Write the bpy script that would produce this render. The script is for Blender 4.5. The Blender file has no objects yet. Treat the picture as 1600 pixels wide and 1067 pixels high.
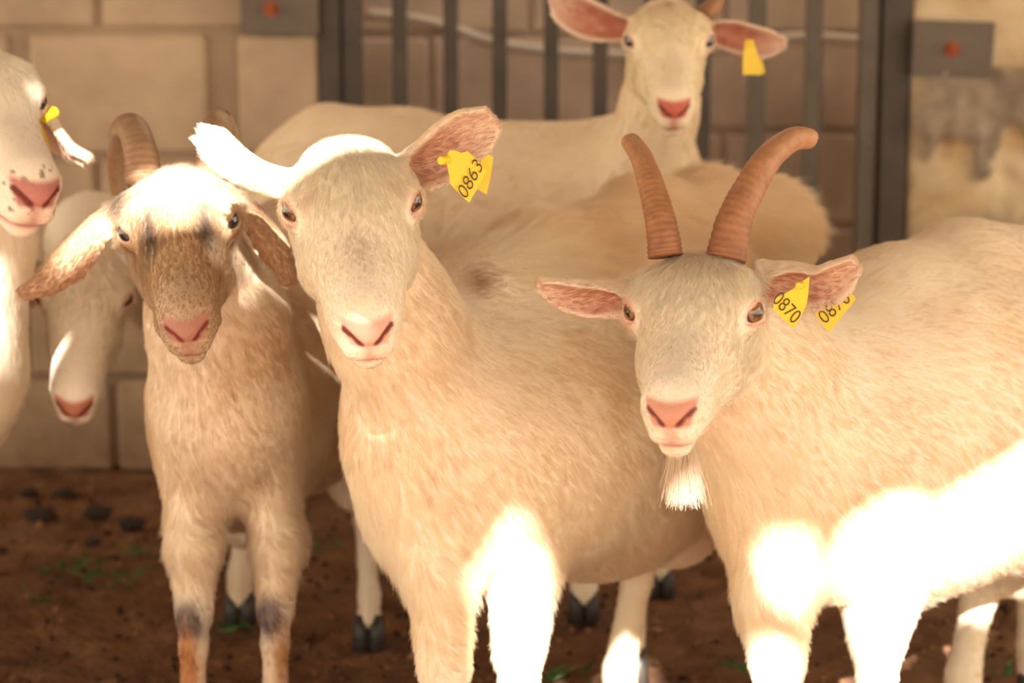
import bpy, math, random
import numpy as np
from mathutils import Vector, Matrix, Euler, kdtree
from mathutils import geometry as mgeo

random.seed(7)
rng = np.random.default_rng(11)
SC = bpy.context.scene
COL = SC.collection
f32 = np.float32

# ------------------------------------------------------------------ camera, world, sun, exposure
CAM_H, F, PITCH = 1.05, 3000.0, math.atan(473.5 / 3000.0)
cam_d = bpy.data.cameras.new('camera')
cam = bpy.data.objects.new('camera', cam_d)
COL.objects.link(cam)
cam.location = (0, 0, CAM_H)
cam.rotation_euler = (math.pi / 2 - PITCH, 0, 0)
cam_d.sensor_width = 36.0
cam_d.lens = F / 1600.0 * 36.0
cam_d.clip_start = 0.05
cam_d.clip_end = 100
cam_d.dof.use_dof = True
cam_d.dof.focus_distance = 2.12
cam_d.dof.aperture_fstop = 4.2
SC.camera = cam

world = bpy.data.worlds.new('warm_daylight')
SC.world = world
world.use_nodes = True
wb = world.node_tree.nodes['Background']
wb.inputs['Color'].default_value = (1.0, 0.845, 0.635, 1)
wb.inputs['Strength'].default_value = 1.6

SUN_EL, SUN_AZ = math.radians(27), math.radians(1)      # travels away from the camera, slightly to the right
SUN_DIR = Vector((math.sin(SUN_AZ) * math.cos(SUN_EL), math.cos(SUN_AZ) * math.cos(SUN_EL), -math.sin(SUN_EL)))
sd = bpy.data.lights.new('sun', 'SUN')
sd.energy = 22.0
sd.angle = math.radians(0.6)
sd.color = (1.0, 0.93, 0.82)
sun = bpy.data.objects.new('sun', sd)
COL.objects.link(sun)
sun.location = (0, -4, 5)
sun.rotation_euler = SUN_DIR.to_track_quat('-Z', 'Y').to_euler()

SC.view_settings.view_transform = 'Standard'
SC.view_settings.look = 'None'
SC.view_settings.gamma = 1.0
SC.view_settings.use_curve_mapping = False
SC.view_settings.exposure = 0.95

# ------------------------------------------------------------------ helpers
CP, SP = math.cos(PITCH), math.sin(PITCH)


def P(px, py, Y):
    """world point seen at pixel (px, py) of the photograph, standing Y metres in front of the camera"""
    u = (px - 800.0) / F
    v = (533.5 - py) / F
    dy = CP + v * SP
    dz = -SP + v * CP
    t = Y / dy
    return np.array((u * t, Y, CAM_H + dz * t))


def PX(p):
    x, y, z = p[0], p[1], p[2] - CAM_H
    w = y * CP - z * SP
    return 800 + F * x / w, 533.5 - F * (y * SP + z * CP) / w


def tag(o, label=None, cat=None, group=None, kind=None):
    if label: o['label'] = label
    if cat: o['category'] = cat
    if group: o['group'] = group
    if kind: o['kind'] = kind
    return o


def empty(name, loc=(0, 0, 0)):
    o = bpy.data.objects.new(name, None)
    COL.objects.link(o)
    o.location = loc
    o.empty_display_size = 0.1
    return o


def wofs(p):
    t = Vector((0, 0, 0))
    while p is not None:
        t -= p.location; p = p.parent
    return t


def mesh_obj(name, V, Fc, mat, parent=None, col=None, smooth=True, world=True):
    me = bpy.data.meshes.new(name)
    V = np.asarray(V, dtype=f32)
    if isinstance(Fc, np.ndarray):
        k = Fc.shape[1]
        me.vertices.add(len(V)); me.vertices.foreach_set('co', V.ravel())
        me.loops.add(Fc.size); me.loops.foreach_set('vertex_index', Fc.astype(np.int32).ravel())
        me.polygons.add(len(Fc))
        me.polygons.foreach_set('loop_start', np.arange(len(Fc), dtype=np.int32) * k)
        me.polygons.foreach_set('loop_total', np.full(len(Fc), k, dtype=np.int32))
        me.update(calc_edges=True)
    else:
        me.from_pydata([tuple(map(float, v)) for v in V], [], Fc)
        me.update()
    me.validate()
    if smooth:
        me.polygons.foreach_set('use_smooth', np.ones(len(me.polygons), dtype=bool))
    if col is not None:
        a = me.attributes.new('Col', 'FLOAT_COLOR', 'POINT')
        c = np.ones((len(V), 4), dtype=f32); c[:, :3] = col
        a.data.foreach_set('color', c.ravel())
    if mat is not None: me.materials.append(mat)
    o = bpy.data.objects.new(name, me)
    COL.objects.link(o)
    if parent is not None:
        o.parent = parent
        if world: o.location = wofs(parent)
    return o


class MB:
    """collects simple solids for one mesh"""
    def __init__(s): s.v = []; s.f = []

    def add(s, vs, fs):
        n = len(s.v)
        s.v += [tuple(map(float, v)) for v in vs]
        s.f += [tuple(i + n for i in f) for f in fs]

    def box(s, c, size, rot=None, bevel=0.0):
        x, y, z = [a / 2 for a in size]
        b = min(bevel, x * .49, y * .49, z * .49)
        if b <= 0:
            vs = [(i * x, j * y, k * z) for i in (-1, 1) for j in (-1, 1) for k in (-1, 1)]
            fs = [(0, 1, 3, 2), (4, 6, 7, 5), (0, 4, 5, 1), (2, 3, 7, 6), (0, 2, 6, 4), (1, 5, 7, 3)]
        else:
            vs = []; idx = {}
            for i in (-1, 1):
                for j in (-1, 1):
                    for k in (-1, 1):
                        for a in range(3):
                            p = [i * (x - b), j * (y - b), k * (z - b)]
                            p[a] = (i * x, j * y, k * z)[a]
                            idx[(i, j, k, a)] = len(vs); vs.append(tuple(p))
            fs = []
            for a in range(3):
                o1, o2 = [q for q in range(3) if q != a]
                for sg in (-1, 1):
                    q = []
                    for (m, n) in ((-1, -1), (1, -1), (1, 1), (-1, 1)):
                        t = [0, 0, 0]; t[a] = sg; t[o1] = m; t[o2] = n
                        q.append(idx[(t[0], t[1], t[2], a)])
                    if (sg > 0) != (a != 1): q.reverse()
                    fs.append(tuple(q))
            for a in range(3):
                o1, o2 = [q for q in range(3) if q != a]
                for m in (-1, 1):
                    for n in (-1, 1):
                        t0 = [0, 0, 0]; t0[a] = -1; t0[o1] = m; t0[o2] = n
                        t1 = list(t0); t1[a] = 1
                        q = (idx[(*t0, o1)], idx[(*t1, o1)], idx[(*t1, o2)], idx[(*t0, o2)])
                        fs.append(q)
            for i in (-1, 1):
                for j in (-1, 1):
                    for k in (-1, 1):
                        fs.append(tuple(idx[(i, j, k, a)] for a in range(3)))
        R = rot if rot is not None else Matrix.Identity(3)
        s.add([tuple(R @ Vector(v) + Vector(c)) for v in vs], fs)

    def tube(s, pts, rad, n=12, ell=1.0, cap=True, up=(0, 0, 1)):
        pts = [Vector(p) for p in pts]
        if not hasattr(rad, '__len__'): rad = [rad] * len(pts)
        up = Vector(up); vs = []
        for i, p in enumerate(pts):
            t = (pts[min(i + 1, len(pts) - 1)] - pts[max(i - 1, 0)]).normalized()
            a = t.cross(up)
            if a.length < 1e-4: a = t.cross(Vector((1, 0, 0)))
            a.normalize(); b = a.cross(t)
            for j in range(n):
                th = 2 * math.pi * j / n
                vs.append(p + a * math.cos(th) * rad[i] + b * math.sin(th) * rad[i] * ell)
        fs = [(i * n + j, i * n + (j + 1) % n, (i + 1) * n + (j + 1) % n, (i + 1) * n + j) for i in range(len(pts) - 1) for j in range(n)]
        if cap:
            fs.append(tuple(range(n - 1, -1, -1))); fs.append(tuple((len(pts) - 1) * n + j for j in range(n)))
        s.add(vs, fs)

    def build(s, name, mat, parent=None, smooth=False, col=None):
        o = mesh_obj(name, s.v, s.f, mat, parent, smooth=smooth, col=col)
        import bmesh
        bm = bmesh.new(); bm.from_mesh(o.data)
        bmesh.ops.recalc_face_normals(bm, faces=bm.faces[:])
        bm.to_mesh(o.data); bm.free()
        return o


def smoothpath(pts, n):
    pts = [np.array(p, dtype=float) for p in pts]
    q = [2 * pts[0] - pts[1]] + pts + [2 * pts[-1] - pts[-2]]
    out = []
    for k in range(n):
        u = k / (n - 1) * (len(pts) - 1)
        i = min(int(u), len(pts) - 2); t = u - i
        p0, p1, p2, p3 = q[i], q[i + 1], q[i + 2], q[i + 3]
        out.append(0.5 * ((2 * p1) + (-p0 + p2) * t + (2 * p0 - 5 * p1 + 4 * p2 - p3) * t * t + (-p0 + 3 * p1 - 3 * p2 + p3) * t ** 3))
    return out


def vnoise(p, scale, seed=0):
    """cheap smooth value noise, p (N,3) -> (N,) in 0..1"""
    r = np.random.default_rng(seed)
    T = r.random((32, 32, 32)).astype(f32)
    q = np.asarray(p, dtype=np.float64) * scale + 100.0
    i = np.floor(q).astype(int); t = q - i; t = t * t * (3 - 2 * t)
    out = 0
    for a in (0, 1):
        for b in (0, 1):
            for c in (0, 1):
                w = (t[:, 0] if a else 1 - t[:, 0]) * (t[:, 1] if b else 1 - t[:, 1]) * (t[:, 2] if c else 1 - t[:, 2])
                out = out + w * T[(i[:, 0] + a) % 32, (i[:, 1] + b) % 32, (i[:, 2] + c) % 32]
    return out


def sstep(a, b, x):
    t = np.clip((x - a) / (b - a), 0, 1)
    return t * t * (3 - 2 * t)


def unit(v):
    v = np.asarray(v, dtype=float)
    return v / (np.linalg.norm(v) + 1e-9)


# ------------------------------------------------------------------ materials
def new_mat(name):
    m = bpy.data.materials.new(name); m.use_nodes = True
    return m, m.node_tree, m.node_tree.nodes['Principled BSDF']


def simple_mat(name, col, rough=0.6, metal=0.0, **kw):
    m, nt, b = new_mat(name)
    b.inputs['Base Color'].default_value = (*col, 1)
    b.inputs['Roughness'].default_value = rough
    b.inputs['Metallic'].default_value = metal
    for k, v in kw.items(): b.inputs[k].default_value = v
    return m


def noise_mat(name, c1, c2, scale, rough=0.85, bump=0.3, detail=6, dist=0.01, c3=None, metal=0.0):
    m, nt, b = new_mat(name)
    tc = nt.nodes.new('ShaderNodeTexCoord')
    nz = nt.nodes.new('ShaderNodeTexNoise'); nz.inputs['Scale'].default_value = scale; nz.inputs['Detail'].default_value = detail
    cr = nt.nodes.new('ShaderNodeValToRGB')
    cr.color_ramp.elements[0].color = (*c1, 1); cr.color_ramp.elements[0].position = .3
    cr.color_ramp.elements[1].color = (*c2, 1); cr.color_ramp.elements[1].position = .7
    if c3:
        e = cr.color_ramp.elements.new(.85); e.color = (*c3, 1)
    bp = nt.nodes.new('ShaderNodeBump'); bp.inputs['Strength'].default_value = bump; bp.inputs['Distance'].default_value = dist
    nz2 = nt.nodes.new('ShaderNodeTexNoise'); nz2.inputs['Scale'].default_value = scale * 5; nz2.inputs['Detail'].default_value = detail
    L = nt.links.new
    L(tc.outputs['Object'], nz.inputs['Vector']); L(tc.outputs['Object'], nz2.inputs['Vector'])
    L(nz.outputs['Fac'], cr.inputs['Fac']); L(cr.outputs['Color'], b.inputs['Base Color'])
    L(nz2.outputs['Fac'], bp.inputs['Height']); L(bp.outputs['Normal'], b.inputs['Normal'])
    b.inputs['Roughness'].default_value = rough
    b.inputs['Metallic'].default_value = metal
    return m


def attr_mat(name, rough=0.6, bump=0.0, bscale=300, sss=0.0, spec=0.3, tint=None):
    m, nt, b = new_mat(name)
    at = nt.nodes.new('ShaderNodeAttribute'); at.attribute_name = 'Col'
    nt.links.new(at.outputs['Color'], b.inputs['Base Color'])
    b.inputs['Roughness'].default_value = rough
    b.inputs['Specular IOR Level'].default_value = spec
    if sss > 0:
        b.inputs['Subsurface Weight'].default_value = sss
        b.inputs['Subsurface Radius'].default_value = (0.01, 0.004, 0.002)
        b.inputs['Subsurface Scale'].default_value = 0.6
    if bump > 0:
        tc = nt.nodes.new('ShaderNodeTexCoord')
        nz = nt.nodes.new('ShaderNodeTexNoise'); nz.inputs['Scale'].default_value = bscale; nz.inputs['Detail'].default_value = 3
        bp = nt.nodes.new('ShaderNodeBump'); bp.inputs['Strength'].default_value = bump; bp.inputs['Distance'].default_value = 0.002
        nt.links.new(tc.outputs['Object'], nz.inputs['Vector'])
        nt.links.new(nz.outputs['Fac'], bp.inputs['Height']); nt.links.new(bp.outputs['Normal'], b.inputs['Normal'])
    return m


M_SKIN = attr_mat('goat_hide', 0.55, bump=0.35, bscale=400)
M_EYE = attr_mat('goat_eye', 0.08, spec=0.6)
M_EYE.node_tree.nodes['Principled BSDF'].inputs['Coat Weight'].default_value = 1.0
M_EYE.node_tree.nodes['Principled BSDF'].inputs['Coat Roughness'].default_value = 0.03
M_HORN = attr_mat('goat_horn', 0.5, bump=0.5, bscale=160, spec=0.35)
M_HOOF = simple_mat('goat_hoof', (0.035, 0.028, 0.024), 0.5)
M_TAG = simple_mat('yellow_ear_tag_plastic', (0.83, 0.60, 0.015), 0.35)
M_INK = simple_mat('printed_black_ink', (0.03, 0.02, 0.015), 0.6)
M_TAGHOLE = simple_mat('tag_stud_hollow', (0.20, 0.11, 0.01), 0.6)


def fur_mat():
    m = bpy.data.materials.new('goat_fur'); m.use_nodes = True
    nt = m.node_tree; nt.nodes.clear()
    out = nt.nodes.new('ShaderNodeOutputMaterial')
    at = nt.nodes.new('ShaderNodeAttribute'); at.attribute_name = 'Col'
    d = nt.nodes.new('ShaderNodeBsdfDiffuse')
    t = nt.nodes.new('ShaderNodeBsdfTranslucent')
    g = nt.nodes.new('ShaderNodeBsdfHair'); g.component = 'Reflection'
    g.inputs['RoughnessU'].default_value = .35; g.inputs['RoughnessV'].default_value = .8
    m1 = nt.nodes.new('ShaderNodeMixShader'); m1.inputs[0].default_value = 0.55
    m2 = nt.nodes.new('ShaderNodeMixShader'); m2.inputs[0].default_value = 0.10
    L = nt.links.new
    for n in (d, t, g): L(at.outputs['Color'], n.inputs['Color'])
    L(d.outputs[0], m1.inputs[1]); L(t.outputs[0], m1.inputs[2])
    L(m1.outputs[0], m2.inputs[1]); L(g.outputs[0], m2.inputs[2])
    L(m2.outputs[0], out.inputs['Surface'])
    return m


M_FUR = fur_mat()

# ------------------------------------------------------------------ implicit-surface body modelling


class Prim:
    __slots__ = ('a', 'b', 'ra', 'rb', 'up', 'k', 'mode')

    def __init__(s, a, b, ra, rb=None, up=(0, 0, 1), k=0.02, mode='+'):
        s.a = np.array(a, float); s.b = np.array(b, float)
        if not hasattr(ra, '__len__'): ra = (ra, ra)
        if rb is None: rb = ra
        if not hasattr(rb, '__len__'): rb = (rb, rb)
        s.ra = np.array(ra, float); s.rb = np.array(rb, float)
        s.up = unit(up); s.k = k; s.mode = mode

    def xf(s, M, sc):
        R = np.array(M.to_3x3()) / sc
        T = np.array(M.translation)
        return Prim(R @ s.a * sc + T, R @ s.b * sc + T, s.ra * sc, s.rb * sc, R @ s.up, s.k * sc, s.mode)

    def bounds(s):
        r = max(s.ra.max(), s.rb.max()) + s.k + 0.012
        return np.minimum(s.a, s.b) - r, np.maximum(s.a, s.b) + r

    def dist(s, X, Y, Z):
        ab = s.b - s.a; L = np.linalg.norm(ab)
        if L < 1e-6:
            t = 0.0; ax = np.array((0, 1.0, 0)) if abs(s.up[1]) < .9 else np.array((1.0, 0, 0))
            dx, dy, dz = X - s.a[0], Y - s.a[1], Z - s.a[2]
            w, h = s.ra
        else:
            ax = ab / L
            t = ((X - s.a[0]) * ab[0] + (Y - s.a[1]) * ab[1] + (Z - s.a[2]) * ab[2]) / (L * L)
            t = np.clip(t, 0, 1).astype(f32)
            dx = X - s.a[0] - t * f32(ab[0]); dy = Y - s.a[1] - t * f32(ab[1]); dz = Z - s.a[2] - t * f32(ab[2])
            w = s.ra[0] + t * f32(s.rb[0] - s.ra[0]); h = s.ra[1] + t * f32(s.rb[1] - s.ra[1])
        if np.allclose(s.ra[0], s.ra[1]) and np.allclose(s.rb[0], s.rb[1]):
            return np.sqrt(dx * dx + dy * dy + dz * dz) - w
        up = unit(s.up - ax * np.dot(s.up, ax))
        lat = np.cross(ax, up)
        l = dx * f32(lat[0]) + dy * f32(lat[1]) + dz * f32(lat[2])
        u = dx * f32(up[0]) + dy * f32(up[1]) + dz * f32(up[2])
        a = dx * f32(ax[0]) + dy * f32(ax[1]) + dz * f32(ax[2])
        e = (w + h) * f32(.5)
        k0 = np.sqrt((l / w) ** 2 + (u / h) ** 2 + (a / e) ** 2)
        k1 = np.sqrt((l / (w * w)) ** 2 + (u / (h * h)) ** 2 + (a / (e * e)) ** 2) + f32(1e-6)
        return k0 * (k0 - 1) / k1


class EarPrim:
    """thin cupped leaf along a centre line"""
    def __init__(s, pts, widths, opens, cups, th=0.0042, k=0.010, n=13):
        s.C = np.array(smoothpath(pts, n))
        u = np.linspace(0, 1, n)
        s.W = np.interp(u, np.linspace(0, 1, len(widths)), widths)
        O = np.array([unit(o) for o in opens]); uo = np.linspace(0, 1, len(O))
        O = np.stack([np.interp(u, uo, O[:, i]) for i in range(3)], 1)
        s.D = np.interp(u, np.linspace(0, 1, len(cups)), cups)
        T = np.gradient(s.C, axis=0)
        T = T / np.linalg.norm(T, axis=1)[:, None]
        S = np.cross(T, O); S /= np.linalg.norm(S, axis=1)[:, None]
        s.T, s.S, s.N = T, S, np.cross(S, T)
        s.th = th; s.k = k; s.mode = '+'

    def bounds(s):
        r = s.W.max() * 1.5 + s.k + .015
        return s.C.min(0) - r, s.C.max(0) + r

    def local(s, pts):
        best = np.full(len(pts), 1e9); bi = np.zeros(len(pts), int); bt = np.zeros(len(pts))
        for i in range(len(s.C) - 1):
            ab = s.C[i + 1] - s.C[i]
            t = np.clip(((pts - s.C[i]) @ ab) / (ab @ ab), 0, 1)
            d = np.linalg.norm(pts - (s.C[i] + t[:, None] * ab), axis=1)
            m = d < best
            best[m] = d[m]; bi[m] = i; bt[m] = t[m]
        lerp = lambda A: A[bi] * (1 - bt)[:, None] + A[bi + 1] * bt[:, None]
        q = pts - lerp(s.C)
        w = s.W[bi] * (1 - bt) + s.W[bi + 1] * bt
        D = s.D[bi] * (1 - bt) + s.D[bi + 1] * bt
        x = (q * lerp(s.S)).sum(1); y = (q * lerp(s.N)).sum(1); a = (q * lerp(s.T)).sum(1)
        return (bi + bt) / (len(s.C) - 1), x, y, a, w, D

    def dist(s, X, Y, Z):
        sh = np.broadcast(X, Y, Z).shape
        pts = np.stack([np.broadcast_to(q, sh).ravel() for q in (X, Y, Z)], 1).astype(float)
        u, x, y, a, w, D = s.local(pts)
        xn = x / w
        ys = D * (xn * xn) - D * .6
        g = np.sqrt(1 + (2 * D * x / (w * w)) ** 2)
        th = s.th * (0.7 + 0.9 * (1 - u))
        d1 = np.abs(y - ys) / g - th
        d2 = np.abs(x) - w
        d3 = np.abs(a) - .001
        q1 = np.maximum(d1, 0); q2 = np.maximum(d2, 0); q3 = np.maximum(d3, 0)
        d = np.minimum(np.maximum(np.maximum(d1, d2), d3), 0) + np.sqrt(q1 * q1 + q2 * q2 + q3 * q3)
        return (d - .0012).reshape(sh).astype(f32)


def axis_coords(lo, hi, fine, hf, hc):
    a, b = fine; a = max(a, lo); b = min(b, hi)
    left = np.arange(a - hc, lo - hc, -hc)[::-1] if a > lo else np.array([])
    mid = np.arange(a, b, hf) if b > a else np.array([lo])
    right = np.arange(mid[-1] + hc, hi + hc, hc)
    return np.concatenate([left, mid, right]).astype(f32)


def surface(prims, fine_lo, fine_hi, hf=0.003, hc=0.008):
    B = [p.bounds() for p in prims if p.mode == '+']
    lo = np.min([b[0] for b in B], 0); hi = np.max([b[1] for b in B], 0)
    ax = [axis_coords(lo[i], hi[i], (fine_lo[i], fine_hi[i]), hf, hc) for i in range(3)]
    G = np.full([len(a) for a in ax], 0.12, dtype=f32)
    for p in prims:
        b0, b1 = p.bounds()
        sl = []
        for i in range(3):
            i0 = max(0, np.searchsorted(ax[i], b0[i]) - 1); i1 = min(len(ax[i]), np.searchsorted(ax[i], b1[i]) + 1)
            sl.append(slice(i0, i1))
        if any(q.stop <= q.start for q in sl): continue
        X = ax[0][sl[0]][:, None, None]; Y = ax[1][sl[1]][None, :, None]; Z = ax[2][sl[2]][None, None, :]
        d = p.dist(X, Y, Z); sl = tuple(sl); g = G[sl]; k = f32(p.k)
        if p.mode == '+':
            h = np.clip(k - np.abs(g - d), 0, None) / k
            G[sl] = np.minimum(g, d) - h * h * k * f32(.25)
        else:
            d = -d
            h = np.clip(k - np.abs(g - d), 0, None) / k
            G[sl] = np.maximum(g, d) + h * h * k * f32(.25)
    # surface nets
    nx, ny, nz = G.shape
    ins = G < 0
    c = np.zeros((nx - 1, ny - 1, nz - 1), dtype=np.uint8)
    for a in (0, 1):
        for b in (0, 1):
            for e in (0, 1):
                c += ins[a:nx - 1 + a, b:ny - 1 + b, e:nz - 1 + e]
    I, J, K = np.nonzero((c > 0) & (c < 8))
    idx = np.full(c.shape, -1, dtype=np.int32); idx[I, J, K] = np.arange(len(I))
    acc = np.zeros((len(I), 3)); cnt = np.zeros(len(I))
    cor = [(a, b, e) for a in (0, 1) for b in (0, 1) for e in (0, 1)]
    for p0 in cor:
        for d in range(3):
            if p0[d]: continue
            p1 = list(p0); p1[d] = 1
            g0 = G[I + p0[0], J + p0[1], K + p0[2]]; g1 = G[I + p1[0], J + p1[1], K + p1[2]]
            m = (g0 < 0) != (g1 < 0)
            t = np.where(m, g0 / np.where(m, g0 - g1, 1), 0)
            q0 = np.stack([ax[0][I + p0[0]], ax[1][J + p0[1]], ax[2][K + p0[2]]], 1)
            q1 = np.stack([ax[0][I + p1[0]], ax[1][J + p1[1]], ax[2][K + p1[2]]], 1)
            acc += np.where(m[:, None], q0 + t[:, None] * (q1 - q0), 0); cnt += m
    V = acc / cnt[:, None]
    quads = []
    for d in range(3):
        s0 = [slice(1, n - 1) for n in G.shape]; s1 = list(s0)
        s0[d] = slice(0, G.shape[d] - 1); s1[d] = slice(1, G.shape[d])
        e0 = ins[tuple(s0)]; e1 = ins[tuple(s1)]
        for flip in (0, 1):
            m = (e0 & ~e1) if not flip else (~e0 & e1)
            i, j, k = np.nonzero(m)
            off = [1, 1, 1]; off[d] = 0
            i, j, k = i + off[0], j + off[1], k + off[2]
            o1, o2 = [(1, 2), (2, 0), (0, 1)][d]
            def cell(u, v):
                q = [i.copy(), j.copy(), k.copy()]; q[o1] -= u; q[o2] -= v
                return idx[q[0], q[1], q[2]]
            Q = np.stack([cell(1, 1), cell(0, 1), cell(0, 0), cell(1, 0)], 1)
            if flip: Q = Q[:, ::-1]
            quads.append(Q)
    Q = np.concatenate(quads)
    Q = Q[(Q >= 0).all(1)]
    # keep only the largest connected piece
    lab = np.arange(len(V))
    E = np.concatenate([Q[:, [0, 1]], Q[:, [1, 2]], Q[:, [2, 3]], Q[:, [3, 0]]])
    for _ in range(400):
        m = np.minimum(lab[E[:, 0]], lab[E[:, 1]])
        new = lab.copy(); np.minimum.at(new, E[:, 0], m); np.minimum.at(new, E[:, 1], m)
        new = new[new]; new = new[new]
        if (new == lab).all(): break
        lab = new
    main = np.bincount(lab).argmax()
    keep = lab == main
    remap = np.cumsum(keep) - 1
    Q = Q[keep[Q[:, 0]]]; Q = remap[Q]; V = V[keep]
    # light smoothing
    E = np.concatenate([Q[:, [0, 1]], Q[:, [1, 2]], Q[:, [2, 3]], Q[:, [3, 0]]])
    for it in range(2):
        s_ = np.zeros_like(V); n_ = np.zeros(len(V))
        for a, b in ((0, 1), (1, 0)):
            for ch in range(3): s_[:, ch] += np.bincount(E[:, a], V[E[:, b], ch], len(V))
            n_ += np.bincount(E[:, a], minlength=len(V))
        V = V * .5 + .5 * s_ / n_[:, None]
    return V, Q


def vert_normals(V, Q):
    a = V[Q[:, 2]] - V[Q[:, 0]]; b = V[Q[:, 3]] - V[Q[:, 1]]
    fn = np.cross(a, b); N = np.zeros_like(V)
    for c in range(4):
        for ch in range(3): N[:, ch] += np.bincount(Q[:, c], fn[:, ch], len(V))
    return N / (np.linalg.norm(N, axis=1)[:, None] + 1e-12)


# ------------------------------------------------------------------ fur
def add_curves(name, pts, rad, col, parent, mat=None):
    """pts (n,k,3), rad (n,k), col (n,3)"""
    n, k, _ = pts.shape
    hc = bpy.data.hair_curves.new(name)
    hc.add_curves([k] * n)
    hc.position_data.foreach_set('vector', np.ascontiguousarray(pts, dtype=f32).ravel())
    a = hc.attributes.get('radius') or hc.attributes.new('radius', 'FLOAT', 'POINT')
    a.data.foreach_set('value', np.ascontiguousarray(rad, dtype=f32).ravel())
    a = hc.attributes.new('Col', 'FLOAT_COLOR', 'CURVE')
    c = np.ones((n, 4), dtype=f32); c[:, :3] = col
    a.data.foreach_set('color', c.ravel())
    hc.materials.append(mat or M_FUR)
    o = bpy.data.objects.new(name, hc)
    COL.objects.link(o)
    if parent is not None:
        o.parent = parent; o.location = wofs(parent)
    return o


def grow(V, Q, N, A, n, seed=0, k=5, clump=0.5, clump_n=0.05, rough=0.12, rad=0.00017):
    """A: dict len (m), dir (3), lift, col (3), dens per vertex -> curves arrays"""
    r = np.random.default_rng(seed)
    T = np.concatenate([Q[:, [0, 1, 2]], Q[:, [0, 2, 3]]])
    ar = np.linalg.norm(np.cross(V[T[:, 1]] - V[T[:, 0]], V[T[:, 2]] - V[T[:, 0]]), axis=1)
    w = ar * A['dens'][T].mean(1); cs = np.cumsum(w)
    t = np.searchsorted(cs, r.random(n) * cs[-1]); t = np.minimum(t, len(T) - 1)
    u = r.random(n); v = r.random(n); m = u + v > 1; u[m] = 1 - u[m]; v[m] = 1 - v[m]
    W = np.stack([1 - u - v, u, v], 1); I = T[t]
    ip = lambda X: (X[I] * W[:, :, None]).sum(1) if X.ndim == 2 else (X[I] * W).sum(1)
    R = ip(V); Nn = ip(N); Nn /= np.linalg.norm(Nn, axis=1)[:, None] + 1e-9
    L = ip(A['len']) * (0.65 + 0.6 * r.random(n)); C = ip(A['col']); lift = ip(A['lift'])
    D = ip(A['dir']); D = D + r.normal(0, rough, D.shape)
    D = D - Nn * (D * Nn).sum(1)[:, None]; D /= np.linalg.norm(D, axis=1)[:, None] + 1e-6
    s = np.linspace(0, 1, k)[None, :, None]
    Lk = L[:, None, None]; lf = lift[:, None, None]
    pts = R[:, None, :] - Nn[:, None, :] * 0.0004 + Lk * (Nn[:, None, :] * lf * (s - 0.45 * s * s) * 1.3 + D[:, None, :] * ((1 - lf) * s + lf * s * s))
    j = r.normal(0, 1, (n, 3)) * (L * rough * .8)[:, None]
    pts += j[:, None, :] * s * s
    pts[..., 2] -= (Lk * 0.10 * s * s)[..., 0]
    if clump > 0:
        nc = max(10, int(n * clump_n)); ci = r.choice(n, nc, replace=False)
        kd = kdtree.KDTree(nc)
        for q, i in enumerate(ci): kd.insert(R[i], q)
        kd.balance()
        near = np.fromiter((kd.find(p)[1] for p in R), dtype=np.int64, count=n)
        off = pts[ci][near] - R[ci][near][:, None, :]
        tgt = R[ci][near][:, None, :] + off
        amt = clump * (A['clump'][I] * W).sum(1)[:, None, None] if 'clump' in A else clump
        dd = np.linalg.norm(R[ci][near] - R, axis=1)
        far = np.clip(1.6 - dd / (L * .6 + .002), 0, 1)[:, None, None]
        pts = pts + (tgt - pts) * (s ** 1.4) * amt * far
        cj = (r.random(nc) - .5)[near][:, None]
        C = C * 1.06 * (1 + cj * 0.10)
    C = C * (1 + r.normal(0, 1, (n, 1)) * ip(A['var'])[:, None])
    rr = rad * (0.8 + .4 * r.random(n))[:, None] * np.interp(np.linspace(0, 1, k), [0, .5, 1], [1, .85, .25])[None, :]
    return pts, rr, np.clip(C, 0.005, .95)


# ------------------------------------------------------------------ goat head
def EYE_N(s):
    return (s * .74, -.63, .22)


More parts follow.
